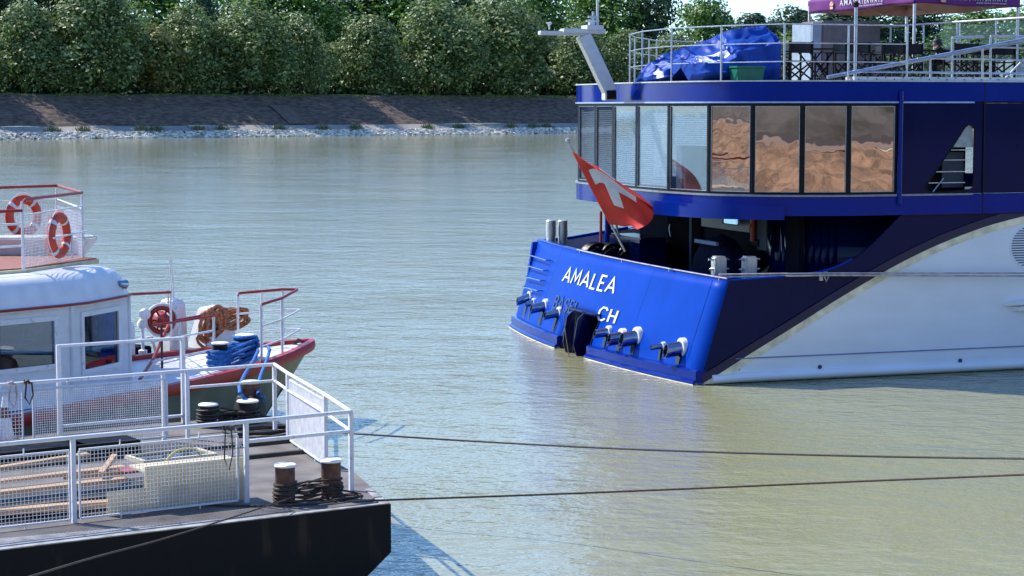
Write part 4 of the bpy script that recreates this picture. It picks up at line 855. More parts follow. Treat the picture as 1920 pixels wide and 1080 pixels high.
# glass screen rising to the right
ga = SH.Z(1606, 53, 7.7); gb = SH.Z(2010, 28, 7.7); gd = gb-ga
t = thing('glass_wind_screen', 'tall glass wind screen with steel top rail behind the sundeck tables', 'screen', SH, (ga.x, ga.y, RZ)); L0 = Vector((0, 0, 0)); 
def gp(px):      # fraction along the screen at an image column
    lo, hi = 0, 1
    for _ in range(30):
        m_ = (lo+hi)/2; q = SH.w(ga+gd*m_); x = 960+F*q.x/(q.y*CP-(q.z-H)*SP); lo, hi = (m_, hi) if x < px else (lo, m_)
    return lo
ps = [gp(x) for x in (1606, 1632, 1670, 1732, 1795, 1800, 1868, 1907)]+[1]
for f in ps: mb = MB(); p = gd*f; mb.tube([(p.x, p.y, 0), (p.x, p.y, 7.7-RZ)], .022, 8); mb.build('screen_post', 'galv', t, smooth=True)
mb = MB(); mb.tube([(0, 0, 7.7-RZ), (gd.x, gd.y, 7.7-RZ)], .03, 10); mb.build('screen_top_rail', 'galv', t, smooth=True)
for f0, f1 in zip(ps, ps[1:]):
    if f1-f0 < .01: continue
    p, q = gd*(f0+.004), gd*(f1-.004); mb = MB(); mb.bar((p.x, p.y, .75), (q.x, q.y, .75), .01, 1.25); mb.build('screen_pane', 'clear', t)
# director's chairs and tables
def make_chair():
    t = thing('director_chair', '', 'chair', SH)
    mb = MB(); mb.box((-.27, -.22, .44), (.27, .22, .46)); mb.build('seat', 'black', t)
    mb = MB(); mb.grid(lambda i, j: (-.29+.58*i, .24+.03*math.sin(math.pi*i), .62+.24*j), 8, 2); mb.build('backrest', 'blacksheen', t, solid=.015)
    for s_ in (-1, 1):
        mb = MB(); mb.bar((s_*.29, .25, 0), (s_*.29, .25, .88), .035); mb.bar((s_*.29, -.22, 0), (s_*.29, -.22, .64), .035); mb.bar((s_*.29, -.26, .655), (s_*.29, .232, .655), .05, .02); mb.build('side_frame', 'black', t)
    for y in (-.2, .2): mb = MB(); mb.bar((-.28, y, .06), (.28, y+.0, .43), .03); mb.bar((.28, y+.031, .06), (-.28, y+.031, .43), .03); mb.build('crossed_legs', 'black', t)
    return t
ch0 = make_chair(); first = True
chairs = [(1490, 2.6, .1, 'leftmost black folding chair, just right of the blue tarpaulin'), (1455, 4.6, 1.4, 'black folding chair half hidden behind the right end of the blue tarpaulin'),
 (1556, 3.4, .6, 'black folding chair between the left round table and the lamp pole'), (1597, 2.3, .15, 'black folding chair directly behind the tall lamp pole'),
 (1630, 4.3, 1.4, 'black folding chair seen side on, right of the tall lamp pole'), (1663, 2.4, .05, 'black folding chair left of the gazebo front leg, with its back to the camera'),
 (1698, 3.0, -.1, 'black folding chair right beside the gazebo front leg'), (1768, 4.9, 1.7, 'black folding chair the person sits on'),
 (1800, 2.4, .0, 'black folding chair right of the person with its back to the camera'), (1832, 3.0, .05, 'second black folding chair to the right of the person'), (1870, 2.6, -.05, 'rightmost black folding chair, near the pale grey box')]
for i, (px, v, rz, lb) in enumerate(chairs):
    c = ch0 if i == 0 else copytree(ch0); p = S(px, 148, v); place(c, SH, (p.x, v, RZ), rz+math.pi); c['label'] = lb; c['group'] = 'black folding chairs on the sundeck'
def make_table():
    t = thing('bistro_table', '', 'table', SH); mb = MB(); mb.box((-.4, -.4, .74), (.4, .4, .77)); mb.build('tabletop', 'black', t, bevel=.01)
    for s_ in (-1, 1): mb = MB(); mb.bar((-.33, s_*.3, 0), (.33, s_*.3, .735), .03); mb.bar((.33, s_*.265, 0), (-.33, s_*.265, .735), .03); mb.build('crossed_legs', 'black', t)
    mb = MB(); mb.bar((-.33, -.33, .02), (-.33, .33, .02), .025); mb.bar((.33, -.33, .02), (.33, .33, .02), .025); mb.build('foot_bar', 'black', t); return t
tb = make_table(); prev = None
for i, (px, v, lb) in enumerate([(1528, 4.0, 'black folding table between the first chairs, under the grey cabinet'), (1645, 5.2, 'black folding table under the middle of the gazebo'), (1735, 4.2, 'black folding table in front of the seated person'), (1835, 5.0, 'black folding table behind the right hand chairs')]):
    c = tb if i == 0 else copytree(tb); p = S(px, 148, v); place(c, SH, (p.x, v, RZ), .05*i); c['label'] = lb; c['group'] = 'black folding tables on the sundeck'
mb = MB(); p = S(1725, 148, 4.2); mb.box((-.3, -.15, 0), (.3, .15, .03)); 
t = thing('pale_box', 'pale grey storage box at the right edge of the sundeck', 'box', SH, (S(1925, 150, 3.4).x, 3.4, RZ)); mb = MB(); mb.box((-.55, -.3, 0), (1.2, .5, .48)); mb.build('box_body', 'mastwhite', t, bevel=.02); mb = MB(); mb.box((-.57, -.32, .482), (1.22, .52, .52)); mb.build('lid', 'mastwhite', t, bevel=.01)
# lamp pole
p = S(1603, 150, .35); t = thing('lamp_pole', 'tall thin pole with a dark round head at the sundeck edge', 'lamp', SH, (p.x, .35, RZ)); zh = S(1603, 14, .35).z-RZ
mb = MB(); mb.tube([(0, 0, 0), (0, 0, zh)], .035, 10); mb.build('pole', 'galv', t, smooth=True)
mb = MB(); mb.lathe((0, 0, zh), [(.03, 0), (.06, .03), (.06, .1), (.03, .13)], 14); mb.build('lamp_head', 'black', t, smooth=True)
# gangway rail
o0 = S(1556, 146, .25); t = thing('boarding_ramp', 'steel boarding ramp with sloping blue grey handrail along the sundeck edge', 'ramp', SH, (o0.x, .25, RZ))
def G_(x, y, v=.25): return S(x, y, v)-Vector((o0.x, .25, RZ))
def rl(name, a, b, r, mk='galv', v=.25): mb = MB(); mb.tube([G_(*a, v), G_(*b, v)], r, 8); mb.build(name, mk, t, smooth=True)
M['bluesteel'] = mat('blue_grey_steel', (.30, .40, .58), .3, .5)
rl('sloping_handrail', (1551, 145), (1990, 60), .038, 'bluesteel'); rl('sloping_handrail', (1551, 146), (1990, 66), .022, 'bluesteel', .31)
rl('ramp_rail', (1720, 109), (2000, 114), .018); rl('ramp_rail', (1600, 134), (2000, 139), .02, 'bluesteel'); rl('ramp_rail', (1785, 71), (1845, 69), .03, v=.6); rl('ramp_rail', (1857, 68), (2000, 70), .03, v=.6); rl('ramp_rail', (1842, 88), (2000, 92), .018)
for x, y in ((1744, 104), (1785, 72), (1842, 86), (1857, 70), (1960, 66)): rl('ramp_post', (x, y), (x, 149), .025)
rl('ramp_brace', (1884, 148), (1962, 66), .02)
mb = MB(); a = G_(1600, 150, .1); b = G_(2050, 150, .1); mb.box((a.x, -.2, .0), (b.x, .2, .075)); mb.build('ramp_beam', 'mastwhite', t, bevel=.005)
for k in range(18):
    x = a.x+.1+k*.21; mb = MB(); mb.lathe((x, -.201, .025+.03*(k % 2)), [(.012, 0), (.012, -.012)], 8, axis='Y'); mb.build('bolt', 'black', t)
# ---------------------------------------------------------------- seated person
def skin_body(name, pts, edges, rad, mk, parent, sub=2, root=0):
    me = bpy.data.meshes.new(name); me.from_pydata([tuple(p) for p in pts], edges, []); o = bpy.data.objects.new(name, me); C.objects.link(o)
    m = o.modifiers.new('s', 'SKIN'); sv = me.skin_vertices if len(me.skin_vertices) else None
    bm = bmesh.new(); bm.from_mesh(me); ly = bm.verts.layers.skin.verify(); bm.verts.ensure_lookup_table()
    for i, v in enumerate(bm.verts): v[ly].radius = rad[i] if isinstance(rad[i], tuple) else (rad[i], rad[i]); v[ly].use_root = (i == root)
    bm.to_mesh(me); bm.free(); s2 = o.modifiers.new('b', 'SUBSURF'); s2.levels = sub; s2.render_levels = sub
    dg = bpy.context.evaluated_depsgraph_get(); m2 = bpy.data.meshes.new_from_object(o.evaluated_get(dg)); bpy.data.objects.remove(o)
    m2.materials.clear(); m2.materials.append(M[mk]); m2.polygons.foreach_set('use_smooth', [True]*len(m2.polygons)); o = bpy.data.objects.new(name, m2); C.objects.link(o); o.parent = parent; return o
hp = S(1757, 83, 4.5); pr = thing('person', 'seated dark haired person in a dark waistcoat, head bowed, hand raised to the ear', 'person', SH, (hp.x+.24, 4.5, RZ), math.pi)
hz = hp.z-RZ     # local frame: +x looks forward (towards the stern), head at x = .24
hx = .24
body_p = [(-.12, 0, .50), (-.10, 0, .62), (-.02, 0, hz-.34), (.06, 0, hz-.20), (.13, 0, hz-.13), (hx-.03, 0, hz-.06),
          (-.02, .17, hz-.24), (.10, .24, hz-.42), (hx+.05, .13, hz-.22), (hx+.06, .06, hz-.12),           # right arm to the chin
          (-.02, -.17, hz-.24), (.06, -.27, hz-.40), (.12, -.17, hz-.16), (.16, -.12, hz-.05),
          (.02, .10, .50), (.36, .13, .52), (.38, .13, .12), (.50, .13, .05), (.02, -.10, .50), (.36, -.13, .52), (.36, -.13, .12), (.48, -.13, .05)]
body_e = [(0, 1), (1, 2), (2, 3), (3, 4), (4, 5), (3, 6), (6, 7), (7, 8), (8, 9), (3, 10), (10, 11), (11, 12), (12, 13), (0, 14), (14, 15), (15, 16), (16, 17), (0, 18), (18, 19), (19, 20), (20, 21)]
body_r = [(.13, .16), (.12, .14), (.13, .16), (.10, .12), .055, .05, .065, .05, .038, .032, .065, .05, .038, .032, .085, .065, .045, .045, .085, .065, .045, .045]
bd_ = skin_body('body', body_p, body_e, body_r, 'black', pr)
skin_body('shirt_sleeve', [body_p[i] for i in (6, 7, 8)], [(0, 1), (1, 2)], [.072, .058, .045], 'white', pr); skin_body('shirt_sleeve', [body_p[i] for i in (10, 11, 12)], [(0, 1), (1, 2)], [.072, .058, .045], 'white', pr)
mb = MB()
def head(i, j):
    a = 2*math.pi*i; t_ = math.pi*j; x, y, z = math.sin(t_)*math.cos(a), math.sin(t_)*math.sin(a), math.cos(t_)
    r_ = Vector((x*.098, y*.077, z*.118)); f = max(0, x)
    if x > 0: r_.x += .012*math.exp(-((z+.05)/.18)**2-(y/.22)**2)*2.2; r_.x -= .010*math.exp(-((z-.12)/.1)**2); r_.x += .006*math.exp(-((z+.42)/.1)**2-(y/.3)**2)
    if z < -.3: r_.x += .02*f; r_.y *= .86
    r_.rotate(Matrix.Rotation(.5, 3, 'Y')); return Vector((hx, 0, hz))+r_
mb.grid(head, 32, 24); hd = mb.build('head', 'skin', pr, smooth=True)
mb = MB()
def hairf(i, j):
    a = 2*math.pi*i; t_ = math.pi*j*.62; x, y, z = math.sin(t_)*math.cos(a), math.sin(t_)*math.sin(a), math.cos(t_)
    if x > .3 and z < .55: x *= .72
    k = 1.22+.06*noise.noise(Vector((x*4, y*4, z*4))); r_ = Vector((x*.100*k-.006, y*.080*k, z*.120*k)); r_.rotate(Matrix.Rotation(.35, 3, 'Y')); return Vector((hx-.008, 0, hz+.008))+r_
mb.grid(hairf, 32, 16); mb.build('hair', 'hair', pr, smooth=True)
for s_ in (-1, 1):
    mb = MB(); mb.lathe((hx-.005, s_*.078, hz-.01), [(.012, 0), (.028, s_*.006), (.026, s_*.014), (.01, s_*.016)], 12, axis='Y'); mb.build('ear', 'skin', pr, smooth=True)
    mb = MB(); e_ = Vector((.088, s_*.032, .012)); e_.rotate(Matrix.Rotation(.5, 3, 'Y')); e_ += Vector((hx, 0, hz)); mb.lathe(e_, [(.002, -.008), (.010, -.005), (.012, 0), (.008, .006), (.002, .008)], 10); mb.build('eye', 'hair', pr, smooth=True)
mb = MB(); m_ = Vector((.098, 0, -.055)); m_.rotate(Matrix.Rotation(.5, 3, 'Y')); m_ += Vector((hx, 0, hz)); mb.tube([m_+Vector((-.006, -.022, 0)), m_+Vector((.002, 0, 0)), m_+Vector((-.006, .022, 0))], .005, 6); mb.build('mouth', 'darkred', pr, smooth=True)
def hand(w_, dir_, side, nrm):
    w_ = Vector(w_); d = Vector(dir_).normalized(); n_ = Vector(nrm).normalized(); s_ = d.cross(n_)*side; P_ = [w_, w_+d*.045, w_+d*.085]; E_ = [(0, 1), (1, 2)]; R_ = [.024, (.034, .018), (.036, .016)]
    for k, L_ in enumerate((.062, .074, .07, .056)):
        b = w_+d*.088+s_*(.03-.02*k); i0 = len(P_); P_ += [b, b+d*L_*.45-n_*.006, b+d*L_*.8-n_*.022, b+d*L_*.95-n_*.04]; E_ += [(2, i0), (i0, i0+1), (i0+1, i0+2), (i0+2, i0+3)]; R_ += [.0095, .009, .0085, .007]
    b = w_+d*.03+s_*.034; i0 = len(P_); P_ += [b, b+d*.03+s_*.02-n_*.01, b+d*.055+s_*.024-n_*.02]; E_ += [(1, i0), (i0, i0+1), (i0+1, i0+2)]; R_ += [.012, .011, .009]
    skin_body('hand', P_, E_, R_, 'skin', pr)
hand(body_p[13], (.15, .12, 1), -1, (0, -1, 0)); hand(body_p[9], (-.1, -.3, .9), 1, (1, 0, 0))
mb = MB(); c_ = Vector((.10, 0, -.06)); c_.rotate(Matrix.Rotation(.5, 3, 'Y')); c_ += Vector((hx+.015, .01, hz)); mb.grid(lambda i, j: c_+Vector((.03*math.cos(3*(i-.5)), .06*(i-.5)*1.3, .07*(j-.5))), 10, 4); nap = mb.build('face_mask', 'white', pr, solid=.004)


# ================================================================ PONTOON
pon = thing('mooring_pontoon', 'black steel pontoon with white railings and mesh panels in the near left corner', 'pontoon', PN)
def ps_(mb, name, mats, parent=None, **k): return mb.build(name, mats, parent or pon, **k)
DZ = 1.0
e1 = PN.Z(700, 917, DZ); e2 = PN.Z(663, 888, DZ)
outl = [(-16, 0), (0, 0), (e1.x, e1.y), (e2.x+.03, e2.y), (1.0, 4.2), (1.62, 6.2), (1.75, 7.2), (-16, 7.2)]
mb = MB(); n = len(outl)
lo1 = [(x, y, .42) for x, y in outl]; lo2 = [((x-.85 if x > -10 else x), y+(.0 if y < 1 else -.0), -.25) for x, y in outl]
vs = [(x, y, DZ) for x, y in outl]+lo1+lo2
fs = [tuple(range(n))]+[(i, n+i, n+(i+1) % n, (i+1) % n) for i in range(n)]+[(n+i, 2*n+i, 2*n+(i+1) % n, n+(i+1) % n) for i in range(n)]
mb.add(vs, fs, 0); mb.m[0] = 1; ps_(mb, 'pontoon_hull', ['hullblack', 'deck'])
mb = MB(); mb.prism([(-16, .0, DZ+.003), (-.02, .0, DZ+.003), (e1.x-.03, e1.y, DZ+.003), (e1.x-.12, e1.y, DZ+.003), (-.12, .06, DZ+.003), (-1.5, .12, DZ+.003), (-5, .60, DZ+.003), (-16, .8, DZ+.003)], (0, 0, .012)); ps_(mb, 'sunlit_deck_edge', 'deckedge')  # paler worn strip; colour and taper paint in the sunlit band of deck
for (x0, y0, x1, y1) in ((-3.5, 4.6, 1.0, 4.66), (-.9, 3.7, .95, 3.78)): mb = MB(); mb.box((x0, y0, DZ+.002), (x1, y1, DZ+.05)); ps_(mb, 'deck_bar', 'darkiron')
rt = 1.98; c0 = (0.0, 1.0); rr_ = [(.41, 2.48), (.94, 4.64), (1.22, 5.65)]; far = [(-.14, 5.66), (-8, 5.6)]
def tb_(name, pts, r, mk='whiteworn', n=8, par=None): mb = MB(); mb.tube(pts, r, n); return ps_(mb, name, mk, par, smooth=True)
top_ = [(-10, .93), (-4.4, .95), (-1.42, .97), c0]
tb_('top_rail', [(x, y, rt) for x, y in top_], .026); tb_('top_rail', [(x, y, rt) for x, y in [c0]+rr_], .026); tb_('top_rail', [(x, y, rt) for x, y in rr_[-1:]+far], .026)
tb_('mid_rail', [(-1.42, .97, 1.74), (0, 1.0, 1.74)], .024); tb_('mid_rail', [(x, y, 1.74) for x, y in [c0]+rr_], .022); tb_('mid_rail', [(x, y, 1.74) for x, y in rr_[-1:]+[(-.14, 5.66)]], .022)
px140 = PN.Z(140, 822, rt).x
for x, y in [(px140, .95), (-1.42, .97), c0, rr_[0], rr_[1], rr_[2], (-.14, 5.66), (-.5, 5.66), (-2.9, 5.63), (-6.2, .94), (-8.5, .94), (-5.5, 5.62)]:
    mb = MB(); mb.box((x-.027, y-.027, DZ), (x+.027, y+.027, rt-.01)); ps_(mb, 'rail_post', 'whiteworn', bevel=.005)
def mesh_panel(p, q, z0, z1, pitch, w, par=None):
    p = Vector((*p, 0)); q = Vector((*q, 0)); d = q-p; L_ = d.length; d.normalize(); nn = Vector((-d.y, d.x, 0)); Z = Vector((0, 0, 1))
    mb = MB(); f = .016
    for a, b in ((p+Z*z0, q+Z*z0), (p+Z*z1, q+Z*z1)): mb.bar(a, b, .022)
    for a in (p, q): mb.bar(a+Z*(z0+f), a+Z*(z1-f), .022, up=(0, 1, 0))
    for t in (.25, .75):
        for zz, s_ in ((z1, 1), (z0, -1)): mb.bar(p+d*L_*t+Z*(zz+.012*s_), p+d*L_*t+Z*(zz+.07*s_), .014, up=(0, 1, 0))
    o = ps_(mb, 'mesh_panel_frame', 'whiteworn'); mb = MB(); k = 1
    while k*pitch < L_-.01:
        a = p+d*k*pitch; mb.bar(a+Z*z0, a+Z*z1, w, up=(0, 1, 0)); k += 1
    k = 1
    while z0+k*pitch < z1-.005: mb.bar(p+nn*w*.8+Z*(z0+k*pitch), q+nn*w*.8+Z*(z0+k*pitch), w*.9); k += 1
    ps_(mb, 'wire_mesh', 'white', o); return o
xa = PN.V(150, 900, .92).x; xb = PN.V(447, 880, .93).x; xc = PN.V(131, 900, .92).x
mesh_panel((xa, .93), (xb, .95), 1.05, 1.84, .045, .0052); mesh_panel((xc-2.1, .92), (xc, .93), 1.05, 1.84, .045, .0052); mesh_panel((xc-4.3, .92), (xc-2.2, .92), 1.05, 1.84, .045, .0052)
fa = PN.V(62, 760, 5.58).x; fb = PN.V(313, 760, 5.6).x; mesh_panel((fa, 5.58), (fb, 5.6), 1.08, 1.9, .032, .007); fc = PN.V(42, 760, 5.58).x; mesh_panel((fc-1.2, 5.58), (fc, 5.58), 1.08, 1.9, .05, .007)
mesh_panel((.91, 4.52), (.45, 2.6), 1.05, 1.9, .017, .0075)
# tall frame behind the far rail
f0 = PN.Z(105, 648, 2.28); f1 = PN.Z(347, 635, 2.28); yv = (f0.y+f1.y)/2
for x in (f0.x, f1.x): mb = MB(); mb.box((x-.03, yv-.03, DZ), (x+.03, yv+.03, 2.3)); ps_(mb, 'tall_frame_post', 'whiteworn', bevel=.005)
tb_('tall_frame_rail', [(f0.x, yv, 2.28), (f1.x, yv, 2.28)], .026); tb_('tall_frame_rail', [(f0.x, yv, 1.12), (f1.x, yv, 1.12)], .024)
def bollard(x, y, h, r, mk, nm='bollard'):
    mb = MB(); mb.lathe((x, y, DZ), [(r*1.25, 0), (r*1.25, .02), (r, .03), (r, h-.04), (r*1.04, h-.03)], 28); o = ps_(mb, nm, mk, smooth=True)
    mb = MB(); mb.lathe((x, y, DZ+h-.03), [(r*1.02, 0), (r*1.16, .008), (r*1.18, .022), (r*1.1, .034), (r*.9, .04), (0.01, .042)], 28); ps_(mb, 'bollard_cap', 'captop', o, smooth=True); return o
nb1 = PN.Z(535, 944, DZ); nb2 = PN.Z(621, 934, DZ); fb1 = PN.Z(391, 800, DZ); fb2 = PN.Z(465, 793, DZ); bb = (fb2.x+.35, 7.0)
for p, h, r, mk in ((nb1, .47, .118, 'rust'), (nb2, .47, .118, 'rust'), (fb1, .34, .125, 'darkiron'), (fb2, .34, .14, 'darkiron')): bollard(p.x, p.y, h, r, mk)
q_ = PN.V(471, 715, 6.95); bollard(q_.x, 6.95, q_.z-DZ, .13, 'rust')
mb = MB(); mb.lathe((q_.x-.02, 6.95, DZ+.001), [(.24, 0), (.24, .2), (.2, .34), (.15, .36)], 24); mb2 = ps_(mb, 'bollard_foot', 'darkiron', smooth=True)
def wraps(name, a, b, r, z0, z1, loops, mk, label, wr, seed, tail=None, cat='rope'):
    random.seed(seed); a = Vector((a.x, a.y, 0)); b = Vector((b.x, b.y, 0)); pts = []
    for k in range(loops):
        za = z0+(z1-z0)*(k+.5)/loops+U(-.02, .02); fig = R() < .55
        ab = (b-a).normalized(); base = math.atan2(ab.y, ab.x); rr = r+wr+U(0, wr*1.2)
        if k % 3 == 2:      # a full ring round one post
            c = a if R() < .5 else b
            for t in range(15): an = base+2*math.pi*t/14; pts.append(c+Vector((math.cos(an)*rr, math.sin(an)*rr, za+.004*t)))
            continue
        for t in range(9): an = base+math.pi/2+math.pi*t/8; pts.append(a+Vector((math.cos(an)*rr, math.sin(an)*rr, za)))
        sg = 1 if not fig else 1
        m = (a+b)/2; pts.append(m+Vector((0, 0, za+U(-.05, .05)))-Vector((-ab.y, ab.x, 0))*(-rr*U(-.5, .9)))
        for t in range(9): an = base-math.pi/2+math.pi*t/8; pts.append(b+Vector((math.cos(an)*rr, math.sin(an)*rr, za+U(-.006, .006))))
        pts.append(m+Vector((0, 0, za+U(-.06, .05)))+Vector((-ab.y, ab.x, 0))*rr*U(-.4, .9))
    if tail: pts += tail
    pts = smoothpts(pts, 3); o0 = a.copy(); o0.z = DZ; mb = MB(); mb.tube([p-o0 for p in pts], wr, 7); o = mb.build(name, mk, None, smooth=True); place(o, PN, o0); return tag(o, label, cat)
wraps('wire_rope', nb1, nb2, .118, 1.05, 1.24, 10, 'wirebrown', 'dark wire rope wound in many turns round the two nearest rusty bollards', .0125, 4, tail=[Vector((nb2.x+.35, nb2.y-.1, 1.03)), Vector((nb1.x+.2, nb1.y-.3, 1.02)), Vector((nb1.x-.6, nb1.y+.1, 1.02)), Vector((nb1.x-1.0, nb1.y+.5, 1.02))])
wraps('wire_rope', fb1, fb2, .14, 1.03, 1.23, 9, 'wire', 'black wire rope wound round the two low white capped bollards at the far side', .016, 5, tail=[Vector((fb2.x+.5, fb2.y-.1, 1.03)), Vector((fb2.x+.9, fb2.y-.4, 1.03)), Vector((fb2.x+.1, fb2.y-.6, 1.02)), Vector((fb2.x+.5, fb2.y-.9, 1.02))])
def floor_coil(name, c, mk, label, n, rad, r, seed, fr=PN, z=DZ, cat='rope', fl=1):
    random.seed(seed); pts = []
    for k in range(n*8): an = k*math.pi/4; rr = rad*U(.6, 1.05); pts.append(Vector((c[0]+math.cos(an)*rr*1.5, c[1]+math.sin(an)*rr*.8, z+r+k/(n*8)*r*2*fl+U(0, r))))
    pts = smoothpts(pts, 3); mb = MB(); o0 = Vector((c[0], c[1], z)); mb.tube([p-o0 for p in pts], r, 7); o = mb.build(name, mk, None, smooth=True); place(o, fr, o0); return tag(o, label, cat)
q = PN.Z(490, 812, DZ); floor_coil('rope_coil', (q.x, q.y), 'wire', 'loose black rope lying on the deck beside the low bollards', 5, .42, .02, 6)
q = PN.Z(640, 940, DZ); floor_coil('wire_tail', (q.x+.1, q.y+.1), 'hawser', 'rusty rope tail looped on the deck right of the near bollards', 2, .22, .011, 8)
# lines across the water
A = PN.w(PN.Z(650, 941, 1.06)); 
def W(px, py, dep): d = ray(px, py); return Vector((0, 0, H))+d*(dep/d.y)
rope('long_mooring_rope', smoothpts([A, W(740, 937, 23.9), W(1000, 928, 23.9), W(1300, 916, 23.6), W(1600, 903, 23), W(1920, 890, 22), W(2400, 870, 20)], 4), .0125, 'hawser', 'lower of the two long ropes crossing the water from the near bollards')
A = PN.w(PN.Z(520, 806, 1.08))
rope('long_mooring_rope', smoothpts([A, W(660, 813, 27.6), W(900, 828, 26.8), W(1200, 843, 25.4), W(1560, 854, 24), W(1920, 860, 22.5), W(2400, 862, 20)], 4), .0125, 'wire', 'upper of the two long ropes crossing the water from behind the white railing')
A = PN.w(PN.Z(545, 934, 1.14))
rope('slanting_rope', smoothpts([A, W(420, 975, 21.5), W(300, 1012, 19), W(180, 1044, 16.5), W(60, 1080, 14), W(-250, 1175, 10)], 4), .009, 'hawser', 'thin brown rope slanting down over the black pontoon side to the lower left')
# timber and boards behind the near mesh panels
def plank(a, b, w, h, mk, label, cat, z, group=None, name='timber_plank', fr=PN, tilt=0):
    a = Vector(a); b = Vector(b); d = (b-a); L_ = math.hypot(d.x, d.y); t = math.atan2(d.y, d.x); mb = MB(); mb.add([(0, -w/2, 0), (L_, -w/2, tilt), (L_, w/2, tilt), (0, w/2, 0), (0, -w/2, h), (L_, -w/2, h+tilt), (L_, w/2, h+tilt), (0, w/2, h)], [(0, 3, 2, 1), (4, 5, 6, 7), (0, 1, 5, 4), (1, 2, 6, 5), (2, 3, 7, 6), (3, 0, 4, 7)])
    o = mb.build(name, mk, None, bevel=.003); place(o, fr, (a.x, a.y, z), t); return tag(o, label, cat, group)
def zz(px, py, z): p = PN.Z(px, py, z); return (p.x, p.y)
GP = 'timber lying on the pontoon'
plank(zz(-120, 925, 1.30), zz(232, 880, 1.34), .14, .04, 'wood', 'long pale plank on top of the timber heap behind the left mesh', 'plank', 1.33, GP, tilt=.02)
plank(zz(-100, 945, 1.2), zz(236, 905, 1.22), .20, .05, 'wood', 'long plank below the top one in the timber heap', 'plank', 1.24, GP)
plank(zz(-150, 905, 1.28), zz(165, 862, 1.3), .12, .05, 'wood', 'pale plank at the back of the timber heap', 'plank', 1.28, GP, tilt=.06)
plank(zz(120, 905, 1.26), zz(300, 886, 1.28), .08, .06, 'wood', 'short orange brown batten left of the dull red board', 'batten', 1.3, GP)
plank(zz(190, 900, 1.28), zz(215, 872, 1.32), .07, .05, 'wood', 'short stub of timber standing up out of the heap', 'batten', 1.33, GP, tilt=.08)
plank(zz(-80, 965, 1.12), zz(225, 938, 1.14), .16, .07, 'wood', 'thick beam low in the timber heap', 'beam', 1.08, GP)
plank(zz(-60, 980, 1.0), zz(160, 955, 1.0), .3, .12, 'black', 'dark bundle under the planks behind the left mesh', 'bundle', 1.0)
plank(zz(225, 892, 1.3), zz(320, 884, 1.3), .42, .02, 'redboard', 'dull red board lying flat between the timber and the cream board', 'board', 1.36, name='red_board')
plank(zz(290, 880, 1.36), zz(378, 872, 1.36), .10, .03, 'wood', 'pale strip of wood lying right of the dull red board', 'strip', 1.4, GP)
u0_ = PN.V(268, 920, 1.2); u1_ = PN.V(452, 900, 1.2)
mb = MB(); mb.box((0, 0, 0), (u1_.x-u0_.x, .03, .52)); mb.box((0, .032, .44), (u1_.x-u0_.x, .5, .47)); o = mb.build('cream_board', 'plywood', None, bevel=.003); place(o, PN, (u0_.x, 1.12, DZ+.01)); tag(o, 'large cream box panel standing behind the mesh beside the white post', 'board')
u2_ = PN.V(198, 920, 1.15); mb = MB(); mb.box((0, 0, 0), (u1_.x-u2_.x-.9, .02, .28)); o = mb.build('cream_board', 'plywood', None, bevel=.003); place(o, PN, (u2_.x, 1.08, DZ+.01)); tag(o, 'lower cream panel, left of and in front of the large one', 'board')
t = thing('window_frame', 'old pale framed window lying flat behind the cream panel', 'window', PN, (PN.Z(268, 862, 1.4).x, PN.Z(268, 862, 1.4).y, 1.36), .05)
mb = MB(); 
for a, b in (((0, 0), (1.0, 0)), ((0, .5), (1.0, .5))): mb.bar((a[0], a[1], 0), (b[0], b[1], 0), .05)
for x in (.025, .975): mb.bar((x, .026, 0), (x, .474, 0), .05)
mb.build('frame', 'plywood', t); mb = MB(); mb.box((.05, .03, -.005), (.95, .47, .005)); mb.build('pane', 'boatglass', t)
mb = MB(); mb.tube([(0+.28*math.cos(a), .0, .16*math.sin(a)) for a in [math.pi*i/12 for i in range(13)]], .018, 8); o = mb.build('yellow_hose', 'yellow', None, smooth=True); p = PN.Z(345, 866, 1.38); place(o, PN, p, .3); tag(o, 'short bent yellow hose on the flat window frame', 'hose')
for i, (x, y, w, lb) in enumerate(((190, 838, .9, 'dark crate behind the timber heap near the middle of the deck'), (60, 850, 1.3, 'dark crate behind the timber heap at the far left'))):
    p = PN.Z(x, y, 1.1); t = thing('dark_crate', lb, 'crate', PN, (p.x, p.y, DZ), .1*i); mb = MB(); mb.box((-w/2, -.3, .03), (w/2, .3, .20)); mb.build('box', 'black', t, bevel=.01); mb = MB()
    for x_ in (-w/2+.05, 0, w/2-.05): mb.box((x_-.03, -.315, .0), (x_+.03, .315, .028))
    mb.build('skids', 'darkiron', t)
p = PN.Z(-30, 880, 1.0); t = thing('pallet_stack', 'stack of low dark pallets carrying the timber', 'pallets', PN, (PN.Z(120, 930, 1.0).x-1.2, 1.55, DZ)); 
for k in range(2): mb = MB(); mb.box((-2.4, -.05, .0+.1*k), (2.2, .9, .06+.1*k)); mb.build('pallet', 'darkiron' if k else 'black', t)
